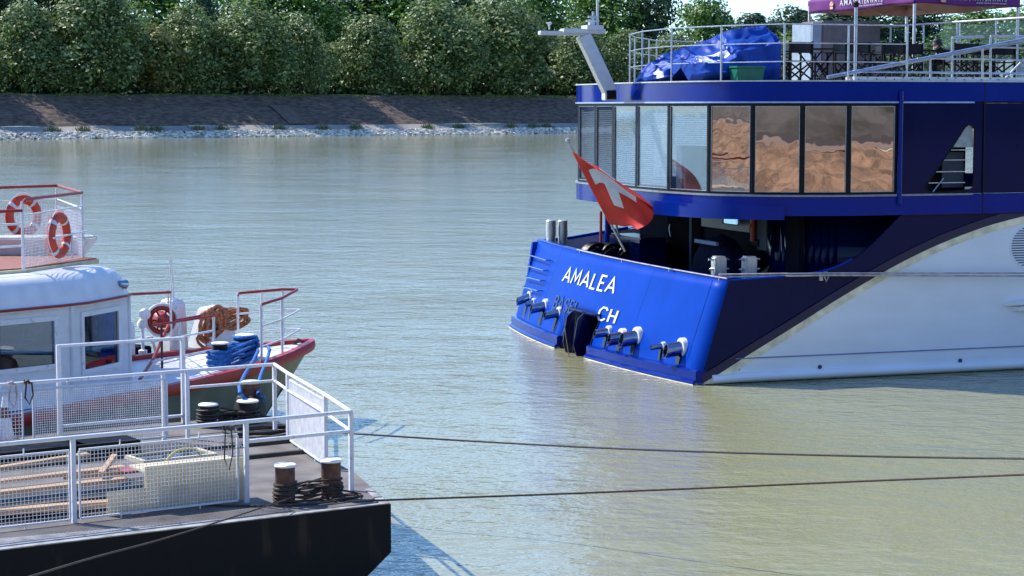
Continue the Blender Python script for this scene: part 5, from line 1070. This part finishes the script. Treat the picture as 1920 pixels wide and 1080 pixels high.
# cone and hanging ropes by the far rail
p = PN.Z(10, 826, DZ); t = thing('traffic_cone', 'worn red and white traffic cone at the left edge by the far rail', 'cone', PN, (p.x, p.y, DZ)); zt2 = .62
mb = MB(); mb.box((-.17, -.17, 0), (.17, .17, .03)); mb.build('base', 'darkred', t, bevel=.01)
for k in range(4):
    h0, h1 = .03+k*.15, .03+(k+1)*.15; mb = MB(); mb.lathe((0, 0, 0), [(.135-.17*h0, h0), (.135-.17*h1, h1)], 20); mb.build('cone_band', ['whiteworn', 'whiteworn', 'rust', 'whiteworn'][k], t, smooth=True)
def hang(px, py, v, L_, mk, lb, r=.012):
    p = PN.V(px, py, v); mb = MB(); mb.tube([(-.05, -.035, 0), (0, -.045, .02), (.06, -.035, -.02), (.07, -.04, -L_*.6), (.02, -.04, -L_), (-.04, -.04, -L_*.7), (-.02, -.04, -.02)], r, 7); mb.tube([(.03*math.cos(a*1.0), .045*math.sin(a), .02*math.sin(3*a)) for a in [i*.5 for i in range(26)]], r, 7); o = mb.build('hanging_rope', mk, None, smooth=True); place(o, PN, p); tag(o, lb, 'rope')
hang(423, 803, .96, .5, 'darkiron', 'dark shackle chain and rope hanging from the near top rail', .008); hang(20, 718, 5.6, .32, 'pinkrope', 'faded pink rope knotted on the far rail at the left edge'); hang(50, 716, 5.6, .3, 'hawser', 'brown rope hanging from the rusty rail joint at the left')
hang(449, 838, .96, .3, 'galv', 'thin grey wire loop on the post right of the near mesh', .006)
# ================================================================ SMALL BOAT
bt = thing('small_passenger_boat', 'small white boat with red gunwale and rounded cabin, moored behind the pontoon', 'boat', BT)
def bs(mb, name, mats, parent=None, **k): return mb.build(name, mats, parent or bt, **k)
BMX = [(0, .02), (-.15, .14), (-.5, .36), (-1.1, .68), (-2, 1.08), (-2.8, 1.36), (-4.4, 1.66), (-6.6, 1.80), (-8, 1.86), (-14, 1.9)]
def interp(T, x):
    for (a, p), (b, q) in zip(T, T[1:]):
        if x <= a and x >= b: return p+(q-p)*(a-x)/(a-b)
    return T[-1][1]
SHR = [(0, 1.36), (-1.1, 1.29), (-3, 1.2), (-5, 1.12), (-7, 1.03), (-8, .98), (-14, .9)]
xs = [0, -.08, -.2, -.4, -.7, -1.1, -1.6, -2.2, -2.8, -3.6, -4.4, -5.5, -6.6, -8, -10, -14]
mb = MB(); ring = []
for x in xs:
    b = interp(BMX, x); z = interp(SHR, x); k = min(1, -x/4.5); xo = 1.25*(1-k)     # the stem rakes aft towards the water
    sec = [(x, b, z), (x-xo*.3, b*(.90), z*.68), (x-xo*.75, b*(.66+.2*k), z*.3), (x-xo, b*(.45+.38*k), 0), (x-xo*1.1, b*(.3+.35*k), -.4)]
    ring.append([(p[0], -p[1], p[2]) for p in sec]+[(p[0], p[1], p[2]) for p in reversed(sec)])
m_ = len(ring[0]); vs = [p for r_ in ring for p in r_]; fs = [(i*m_+k, (i+1)*m_+k, (i+1)*m_+k+1, i*m_+k+1) for i in range(len(xs)-1) for k in range(m_-1)]+[tuple(range(m_)), tuple((len(xs)-1)*m_+k for k in range(m_))[::-1]]
mb.add(vs, fs); bs(mb, 'hull', 'boatgrey', smooth=True)
mb = MB(); vs = []; 
for x in xs: b = interp(BMX, x); z = interp(SHR, x)-.03; vs += [(x, -b, z), (x, 0, z+.04), (x, b, z)]
mb.add(vs, [(3*i+k, 3*i+3+k, 3*i+4+k, 3*i+1+k) for i in range(len(xs)-1) for k in (0, 1)]); bs(mb, 'foredeck', 'boatwhite', smooth=True)
for s_ in (-1, 1):
    pts = smoothpts([(x-(.03 if x == 0 else 0), s_*(interp(BMX, x)+.02), interp(SHR, x)) for x in xs], 3); mb = MB(); N = len(pts); vs = []; fs = []
    for i, p in enumerate(pts):
        for a, b in ((-.10, .055), (.05, .055), (.07, -.05), (.03, -.13), (-.10, -.03)): vs.append((p.x+abs(a)*(.05 if i < 6 and a > 0 else 0), p.y+s_*a, p.z+b))
    for i in range(N-1):
        for k in range(5): fs.append((i*5+k, (i+1)*5+k, (i+1)*5+(k+1) % 5, i*5+(k+1) % 5))
    fs += [tuple(range(5)), tuple((N-1)*5+k for k in range(5))]; mb.add(vs, fs); bs(mb, 'gunwale', 'reddeck', smooth=True)
# cabin
CZ0, CZ1 = 1.02, 2.58
walls = [(-14, -1.3), (-6.3, -1.3), (-4.66, -.62), (-4.66, .62), (-6.3, 1.3), (-14, 1.3)]
def wall_with_windows(a, b, wins, name='cabin_wall', z0=CZ0, z1=CZ1):
    a = Vector((*a, 0)); b = Vector((*b, 0)); d = (b-a); L_ = d.length; d.normalize(); nn = Vector((d.y, -d.x, 0)); 
    P_ = lambda t, z, o_=0: a+d*t+nn*o_+Vector((0, 0, z)); mb = MB()
    def pn(t0, t1, zz0, zz1, o0, o1): mb.add([P_(t0, zz0, o0), P_(t1, zz0, o0), P_(t1, zz0, o1), P_(t0, zz0, o1), P_(t0, zz1, o0), P_(t1, zz1, o0), P_(t1, zz1, o1), P_(t0, zz1, o1)], [(0, 3, 2, 1), (4, 5, 6, 7), (0, 1, 5, 4), (1, 2, 6, 5), (2, 3, 7, 6), (3, 0, 4, 7)])
    t = 0
    for (t0, t1, w0, w1) in wins:
        pn(t, t0, z0, z1, -.05, 0); pn(t0, t1, z0, w0, -.05, 0); pn(t0, t1, w1, z1, -.05, 0); t = t1
    pn(t, L_, z0, z1, -.05, 0); w_o = bs(mb, name, 'boatwhite')
    for (t0, t1, w0, w1) in wins:
        mb = MB(); e = .06; pn(t0-.02, t0+e, w0-.02, w1+.02, .001, .03); pn(t1-e, t1+.02, w0-.02, w1+.02, .001, .03); pn(t0+e, t1-e, w0-.02, w0+e, .001, .03); pn(t0+e, t1-e, w1-e, w1+.02, .001, .03); f_ = bs(mb, 'cabin_window', 'whiteworn')
        mb = MB(); pn(t0+e-.01, t1-e+.01, w0+e-.01, w1-e+.01, -.02, -.012); bs(mb, 'window_glass', 'boatglass', f_)
    return w_o
fL = math.hypot(1.64, .68)
wall_with_windows(walls[0], walls[1], [(4.0, 5.6, 1.62, 2.42), (5.85, 7.42, 1.62, 2.42)])
wall_with_windows(walls[1], walls[2], [(.28, fL-.32, 1.45, 2.42)]); wall_with_windows(walls[2], walls[3], [(.12, 1.12, 1.5, 2.42)]); wall_with_windows(walls[3], walls[4], [(.3, fL-.3, 1.5, 2.42)]); wall_with_windows(walls[4], walls[5], [(.3, 2.2, 1.6, 2.42), (2.6, 4.2, 1.6, 2.42)])
for p in walls[1:5]: mb = MB(); mb.tube([(p[0], p[1], CZ0), (p[0], p[1], CZ1)], .035, 10); bs(mb, 'corner_post', 'boatwhite', smooth=True)
# interior: dash and seats seen through the glass
mb = MB(); mb.box((-6.0, -.6, 1.0), (-5.0, .8, 1.55)); mb.box((-8.6, -1.0, 1.0), (-7.4, .9, 1.5)); bs(mb, 'cabin_furniture', mat('brown_cabin_seats', (.20, .06, .04), .6))
# rounded roof
def inset(k):
    c = Vector((-9, 0)); out = []
    for x, y in walls: out.append((x-(k*1.0 if x > -13 else 0)*(1 if abs(y) < .7 else .75), y*(1-k/1.3)))
    return out
lev = [(CZ1-.04, -.07), (CZ1, -.08), (CZ1+.03, -.06), (CZ1+.14, -.03), (CZ1+.30, .03), (CZ1+.42, .13), (CZ1+.48, .27), (CZ1+.49, .5)]
def sm_out(k):
    o_ = inset(k); P_ = []
    for i in range(len(o_)-1):
        for t in range(6): P_.append((o_[i][0]+(o_[i+1][0]-o_[i][0])*t/6, o_[i][1]+(o_[i+1][1]-o_[i][1])*t/6))
    P_.append(o_[-1]); Q_ = []
    for i in range(len(P_)): a = P_[max(0, i-1)]; b = P_[i]; c = P_[min(len(P_)-1, i+1)]; Q_.append(((a[0]+2*b[0]+c[0])/4, (a[1]+2*b[1]+c[1])/4))
    return Q_
mb = MB(); rg = [[(x, y, z) for x, y in sm_out(k)] for z, k in lev]; m_ = len(rg[0]); mb.add([p for r_ in rg for p in r_], [(i*m_+k, i*m_+k+1, (i+1)*m_+k+1, (i+1)*m_+k) for i in range(len(rg)-1) for k in range(m_-1)]+[tuple((len(rg)-1)*m_+k for k in range(m_))]); roof = bs(mb, 'cabin_roof', 'boatwhite', smooth=True)
mb = MB(); mb.tube([(x, y, CZ1+.01) for x, y in sm_out(-.10)], .022, 8); bs(mb, 'red_roof_trim', 'red', roof, smooth=True)
mb = MB(); mb.tube([(-4.95, -.75, CZ1+.22), (-4.8, -.72, CZ1+.2)], [.05, .08], 14); bs(mb, 'navigation_light', 'chromeblue', roof, smooth=True)
# upper deck
UZ = 3.1; p1 = BT.Z(44, 508, UZ); p2 = BT.Z(156, 488, UZ); p3 = BT.Z(106, 350, 4.23); p4 = BT.Z(-40, 512, UZ)
dk = [(p4.x-6, p1.y-.04), (p1.x, p1.y-.02), (p2.x+.25, p2.y-.1), (p2.x+.25, p2.y+.25), (p3.x+.1, p3.y+.1), (p3.x-8, p3.y+.1)]
mb = MB(); mb.prism([(x, y, UZ-.06) for x, y in dk], (0, 0, .08)); bs(mb, 'upper_deck_edge', 'cream')
dk2 = [(x-(.1 if i in (2, 3, 4) else 0), y+(.08 if y < 0 else -.08)) for i, (x, y) in enumerate(dk)]
mb = MB(); mb.prism([(x, y, UZ+.022) for x, y in dk2], (0, 0, .02)); bs(mb, 'upper_deck_boards', 'planks')
def br(name, pts, r=.02, mk='white', par=None): mb = MB(); mb.tube(pts, r, 8); return bs(mb, name, mk, par, smooth=True)
T1 = 4.2; P1 = Vector((p1.x, p1.y, 0)); P2 = Vector((p2.x, p2.y, 0)); P3 = Vector((p3.x, p3.y, 0)); P0 = Vector((p1.x-5, p1.y, 0)); P5 = Vector((p3.x-7, p3.y, 0)); Zv = Vector((0, 0, 1))
for P_ in (P1, P2, P3, P0+Vector((2.5, 0, 0)), P5+Vector((3.5, 0, 0)), P5+Vector((5.6, 0, 0))): br('deck_rail_post', [P_+Zv*UZ, P_+Zv*(T1 if P_ != P0 else T1)], .024)
br('red_hand_rail', [P0+Zv*(T1-.14), P1+Zv*(T1-.14), P1+Zv*(T1-.02), P1.lerp(P2, .06)+Zv*(T1+.03), P2+Zv*(T1+.05), P2.lerp(P3, .98)+Zv*(T1+.05), P5+Zv*(T1+.05)], .026, 'red')
br('deck_rail', [P0+Zv*3.85, P1+Zv*3.85], .018); br('deck_rail', [P0+Zv*3.5, P1+Zv*3.5], .018); br('deck_rail', [P1+Zv*3.98, P2+Zv*4.02], .016); br('deck_rail', [P2+Zv*3.98, P3+Zv*4.0, P5+Zv*4.0], .016)
def bmesh_panel(a, b, z0, z1, pitch, w):
    d = (b-a); L_ = d.length; d.normalize(); mb = MB(); k = 0
    while k*pitch < L_: mb.bar(a+d*k*pitch+Zv*z0, a+d*k*pitch+Zv*z1, w, up=(0, 1, 0)); k += 1
    z = z0
    while z < z1: mb.bar(a+Zv*z, b+Zv*z, w); z += pitch
    bs(mb, 'deck_rail_mesh', 'white')
bmesh_panel(P1, P2, UZ+.05, 3.97, .05, .006); bmesh_panel(P5, P3, UZ+.05, 3.9, .06, .006); bmesh_panel(P3, P2, UZ+.05, 3.9, .06, .006)
def lifebuoy(cx, cy, P, Q, off, label, rz_extra=0):
    # hangs on the plane through P-Q
    d = (Q-P).normalized(); ang = math.atan2(d.y, d.x); fr_ = Fr(BT.w(P), math.degrees(BT.yaw+ang)); c = fr_.V(cx, cy, off)
    t = thing('lifebuoy', label, 'lifebuoy', fr_, c, 0, 'lifebuoys on the upper rail'); R_, r_ = .30, .085; mb = MB(); mb.grid(lambda i, j: ((R_+r_*math.cos(2*math.pi*j))*math.cos(2*math.pi*i), r_*.75*math.sin(2*math.pi*j), (R_+r_*math.cos(2*math.pi*j))*math.sin(2*math.pi*i)), 60, 14); mb.build('ring', 'orange', t, smooth=True)
    for k in range(4):
        a0 = math.pi/4+.1+k*math.pi/2; mb = MB(); mb.grid(lambda i, j: ((R_+(r_+.006)*math.cos(2*math.pi*j))*math.cos(a0+.10*(i-.5)*2), (r_*.75+.006)*math.sin(2*math.pi*j), (R_+(r_+.006)*math.cos(2*math.pi*j))*math.sin(a0+.10*(i-.5)*2)), 8, 14); mb.build('reflective_band', 'bandwhite', t, smooth=True)
    mb = MB(); mb.tube([((R_+r_+.02+.02*math.cos(4*a))*math.cos(a), .0, (R_+r_+.02+.02*math.cos(4*a))*math.sin(a)) for a in [2*math.pi*i/48 for i in range(48)]], .008, 6, closed=True); mb.build('grab_line', 'whiteworn', t, smooth=True)
lifebuoy(111, 441, P1, P2, -.10, 'orange lifebuoy on the front side of the upper rail, seen clearly over the water')
lifebuoy(44, 405, P5, P3, -.10, 'orange lifebuoy behind the wire mesh on the far upper rail')
br('buoy_bracket', [P1.lerp(P2, .35)+Zv*3.58+Vector((.03, -.2, 0)), P1.lerp(P2, .95)+Zv*3.62+Vector((.03, -.2, 0))], .016); br('buoy_bracket', [P1.lerp(P2, .66)+Zv*3.6+Vector((.03, -.2, 0)), P1.lerp(P2, .66)+Zv*3.2+Vector((.03, -.2, 0))], .016)
# white tender stowed on the far side of the roof
q = BT.Z(150, 470, 3.25); t = thing('white_tender', 'white dinghy stowed beyond the upper rail, only its slatted stern showing', 'dinghy', BT, (q.x+.25, q.y+.95, 3.12), -.75)
mb = MB(); L_ = [(-1.2, .42), (0, .46), (.35, .45), (.58, .34), (.68, .12)]; out_ = [(x, -y) for x, y in L_]+[(x, y) for x, y in reversed(L_)]
mb.add([(x, y, .3) for x, y in out_]+[(x*.8-.1, y*.6, 0) for x, y in out_], [tuple(range(len(out_)))]+[(i, (i+1) % len(out_), len(out_)+(i+1) % len(out_), len(out_)+i) for i in range(len(out_))]); mb.build('tender_hull', 'whiteworn', t, bevel=.01)
for k in range(7): mb = MB(); y = -.33+k*.11; mb.box((-1.1, y-.045, .305), (.66-abs(y)*.6, y+.045, .33)); mb.build('slat', mat('cream_slat', (.62, .60, .52), .5) if k == 0 else bpy.data.materials['cream_slat'], t)
# foredeck gear
def BZ(px, py, z=1.2): return BT.Z(px, py, z)
q = BZ(324, 655); zt3 = BT.V(324, 559, q.y).z
mb = MB(); w = .22; h = zt3-1.15; mb.add([(-w, -w, 0), (w, -w, 0), (w, w, 0), (-w, w, 0), (-w*.85, -w*.8, h*.93), (w*.85, -w*.8, h*.93), (w*.85, w*.8, h*.93), (-w*.85, w*.8, h*.93), (-w*.5, -w*.5, h), (w*.5, -w*.5, h), (w*.5, w*.5, h), (-w*.5, w*.5, h)], [(0, 3, 2, 1), (0, 1, 5, 4), (1, 2, 6, 5), (2, 3, 7, 6), (3, 0, 4, 7), (4, 5, 9, 8), (5, 6, 10, 9), (6, 7, 11, 10), (7, 4, 8, 11), (8, 9, 10, 11)]); v_ = [(x+q.x, y+q.y, z+1.15) for x, y, z in mb.v]; mb.v = v_; wl = bs(mb, 'windlass', 'boatwhite', bevel=.03)
for dx, dz in ((-.03, .8), (.11, .55)):
    mb = MB(); mb.lathe((q.x+dx, q.y-w*.85, 1.15+h*dz), [(.05, .02), (.05, -.03), (.03, -.035)], 14, axis='Y'); bs(mb, 'windlass_plate', 'whiteworn', wl, smooth=True)
for ax, ay in ((318, 487), (329, 520)): a = BT.V(ax-(0 if ax == 318 else 8), ay-(2 if ax == 318 else 34), q.y); mb = MB(); mb.tube([(a.x, q.y, a.z), (q.x+(0 if ax == 318 else .04), q.y, zt3)], [.01, .018], 6); bs(mb, 'antenna', 'white', wl, smooth=True)
c = BT.V(303, 600, q.y-.32); mb = MB()
def wheel(c, R_, r_, n=28): return [(c.x+math.cos(2*math.pi*i/n)*R_*.9, c.y-math.cos(2*math.pi*i/n)*R_*.42, c.z+math.sin(2*math.pi*i/n)*R_) for i in range(n)]
mb.tube(wheel(c, .29, 0), .028, 8, closed=True); wo_ = bs(mb, 'winch_drum_rim', 'white', wl, smooth=True)
mb = MB(); mb.tube(wheel(c, .22, 0), .045, 8, closed=True); a_ = Vector((-.42, -.9, 0)); mb.tube([c-a_*.12, c+a_*.04, c+a_*.2, c+a_*.26], [.16, .10, .13, .06], 16); 
for k in range(6): an = k*math.pi/3; mb.bar(c, (c.x+math.cos(an)*.21*.9, c.y-math.cos(an)*.21*.42, c.z+math.sin(an)*.21), .035)
bs(mb, 'winch_drum', 'red', wo_, smooth=True)
br('winch_lever', [c+Vector((0, -.25, 0)), BZ(288, 672, 1.3), BZ(262, 712, 1.25)], .03, 'red', wl); br('winch_post', [BZ(304, 690), BZ(304, 690)+Vector((0, 0, .75))], .022, 'darkred', wl); br('winch_lever', [c+Vector((.1, -.25, 0)), BT.V(397, 588, q.y-.5)], .02, 'red', wl)
# small pump and valves left of the winch
q2 = BZ(268, 665); mb = MB(); mb.lathe((q2.x, q2.y, 1.18), [(.08, 0), (.08, .1), (.03, .12), (.03, .5), (.09, .52), (.1, .6), (.05, .68)], 16); mb.lathe((q2.x-.02, q2.y-.1, 1.95), [(.10, .04), (.1, -.04), (.04, -.05)], 18, axis='Y'); mb.tube([(q2.x-.4, q2.y, 1.45), (q2.x+.2, q2.y, 1.5), (q2.x+.3, q2.y, 1.2)], .035, 8); bs(mb, 'deck_pump', 'whiteworn', smooth=True)
mb = MB(); mb.lathe((q2.x-.35, q2.y, 1.18), [(.14, 0), (.14, .55), (.1, .65), (.02, .68)], 16); bs(mb, 'deck_vent', 'whiteworn', smooth=True)
# white fairlead cone under the rope
q3 = BZ(402, 650); mb = MB(); mb.add([(q3.x-.45, q3.y-.3, 1.18), (q3.x+.45, q3.y-.3, 1.18), (q3.x+.45, q3.y+.3, 1.18), (q3.x-.45, q3.y+.3, 1.18), (q3.x-.28, q3.y-.15, 1.95), (q3.x+.12, q3.y-.15, 1.98), (q3.x+.12, q3.y+.15, 1.98), (q3.x-.28, q3.y+.15, 1.95)], [(0, 3, 2, 1), (0, 1, 5, 4), (1, 2, 6, 5), (2, 3, 7, 6), (3, 0, 4, 7), (4, 5, 6, 7)]); bs(mb, 'rope_stand', 'boatwhite', bevel=.03)
# heap of orange brown rope over it
random.seed(21); pts = []
for (cx, cz, rx, rz_, n_, dy) in ((-.33, 1.66, .20, .32, 7, -.26), (.20, 1.74, .32, .21, 6, -.26), (-.05, 1.84, .48, .11, 3, -.2)):
    for k in range(n_*9):
        an = k*2*math.pi/9+.3; g = U(.72, 1.08); tw = k/(n_*9)
        pts.append(Vector((q3.x+cx+rx*g*math.cos(an)+.10*math.sin(k*.5), q3.y+dy-.10*math.sin(an)-U(0, .12), q3.z*0+cz+rz_*g*math.sin(an)+U(-.02, .02))))
pts += [Vector((q3.x-.6, q3.y-.3, 1.5)), Vector((q3.x-.55, q3.y-.4, 1.25)), Vector((q3.x-.2, q3.y-.5, 1.22)), Vector((q3.x-.5, q3.y-.6, 1.22))]
pts = smoothpts(pts, 4); mb = MB(); mb.tube([p-q3 for p in pts], .03, 8); o = mb.build('rope_heap', 'orope', None, smooth=True); place(o, BT, q3); tag(o, 'heap of thick orange brown rope draped on the boat foredeck', 'rope')
# foredeck bollards and the blue rope
k1 = BZ(413, 690, 1.2); k2 = BZ(459, 676, 1.2); bo = []
for kq, pyt, r in ((k1, 642, .13), (k2, 627, .15)):
    zt4 = BT.V(413 if kq is k1 else 459, pyt, kq.y).z; mb = MB(); mb.lathe((kq.x, kq.y, 1.16), [(r, 0), (r, zt4-1.2)], 24); o = bs(mb, 'deck_bollard', 'black', smooth=True); mb = MB(); mb.lathe((kq.x, kq.y, zt4-.03), [(r*1.02, 0), (r*1.14, .01), (r*1.14, .03), (.01, .04)], 24); bs(mb, 'bollard_cap', 'captop', o, smooth=True)
random.seed(31); pts = []; z0 = 1.2; nl = 9
ab = Vector((k2.x-k1.x, k2.y-k1.y, 0)).normalized(); base = math.atan2(ab.y, ab.x)
for k in range(8):
    for (kc, r0, zb) in ((k1, .13, 1.21), (k2, .15, 1.30)):
        if kc is k1 and k == 7: continue
        n_ = 8 if k % 2 else 5; rr = r0+.035+U(0, .02)
        for t in range(n_): an = base+(math.pi/2 if kc is k1 else -math.pi/2)+(2*math.pi if n_ == 8 else math.pi)*t/(n_-1)*1.0; pts.append(Vector((kc.x+math.cos(an)*rr, kc.y+math.sin(an)*rr, zb+k*.047+U(-.008, .008))))
def toBT(w): r_ = w-BT.o; return Vector((r_.dot(BT.x), r_.dot(BT.y), r_.z))
hk = toBT(PN.w((q_.x, 6.95, 0))); hz_ = 1.30
pts += [Vector((k2.x+.1, k2.y-.25, 1.5)), Vector((k2.x+.15, k2.y-.5, 1.42)), Vector((hk.x+.16, hk.y+.05, hz_+.15)), Vector((hk.x+.15, hk.y-.12, hz_)), Vector((hk.x, hk.y-.17, hz_-.02)), Vector((hk.x-.15, hk.y-.1, hz_)), Vector((hk.x-.15, hk.y+.1, hz_+.2)), Vector((k2.x-.12, k2.y-.5, 1.42)), Vector((k2.x-.1, k2.y-.2, 1.5))]
pts = smoothpts(pts, 3); mb = MB(); mb.tube([p-k1 for p in pts], .03, 8); o = mb.build('blue_mooring_rope', 'brope', None, smooth=True); place(o, BT, k1); tag(o, 'thick blue rope wound on the boat bollards and looped down to the pontoon', 'rope')
# bow railings
def rail_path(px): return [BT.V(x, y, v) for x, y, v in px]
def bowrail(side, xs_, h, extra):
    P_ = [Vector((x, side*(interp(BMX, x)-.12), interp(SHR, x))) for x in xs_]; return P_
NP = bowrail(-1, (-2.1, -1.32), 1, 0); FP = bowrail(1, (-1.25, -.85, -.5), 1, 0)
H_ = 1.02
nt = [NP[0]+Zv*(H_-.02), NP[0].lerp(NP[1], .05)+Zv*H_, NP[1]+Zv*H_, Vector((-.5, -.12, 1.33+H_))]; ft = [FP[0]+Zv*(H_-.05), FP[0].lerp(FP[1], .05)+Zv*H_, FP[1]+Zv*H_, FP[2]+Zv*H_, Vector((-.42, .12, 1.33+H_))]
br('red_bow_rail', ft+[Vector((-.36, 0, 1.33+H_))]+nt[::-1], .026, 'red')
for f in (.64, .28): br('bow_rail', [FP[0]+Zv*f, FP[1]+Zv*f, FP[2]+Zv*f, Vector((-.38, .12, 1.33+f)), Vector((-.30, 0, 1.33+f)), Vector((-.45, -.12, 1.33+f)), NP[1]+Zv*f, NP[0]+Zv*f], .018)
for P_ in NP+FP: br('bow_rail_post', [P_, P_+Zv*H_], .022)
# mid side rails on the near side
m0, m1 = Vector((-4.3, -1.48, 1.12)), Vector((-3.35, -1.36, 1.15)); mm = BZ(402, 680, 1.2); m1 = Vector((mm.x, mm.y, 1.15)); m0 = m1+Vector((-1.5, -.16, -.02))
br('side_rail_post', [m1, m1+Zv*.86], .022); br('side_rail', [m0+Zv*.58, m1+Zv*.62], .018); br('side_rail', [m0+Zv*.24, m1+Zv*.28], .018); br('red_side_rail', [m0+Zv*.86, m1+Zv*.88], .02, 'red'); br('side_rail_post', [m0.lerp(m1, .45), m0.lerp(m1, .45)+Zv*.86], .02)
f1_ = BT.V(240, 552, 1.3); f2_ = BT.V(320, 548, 1.25); br('red_side_rail', [f1_, f2_], .024, 'red'); br('side_rail_post', [Vector((f2_.x, f2_.y, 1.15)), f2_], .02)
br('grab_stay', [f1_+Vector((.9, 0, 0)), Vector((q.x-.1, q.y, zt3-.3))], .02)
mb = MB(); q5 = BZ(555, 632, 1.3); mb.tube([(-.45, 0, 1.33), (-.35, 0, 1.42), (-.2, 0, 1.36)], .03, 8); bs(mb, 'bow_cleat', 'rust', smooth=True)
mb = MB(); q6 = BZ(250, 660, 1.2); mb.box((q6.x-.6, q6.y-.3, 1.13), (q6.x+.2, q6.y+.2, 1.32)); bs(mb, 'deck_hatch', 'navycloth', bevel=.02)
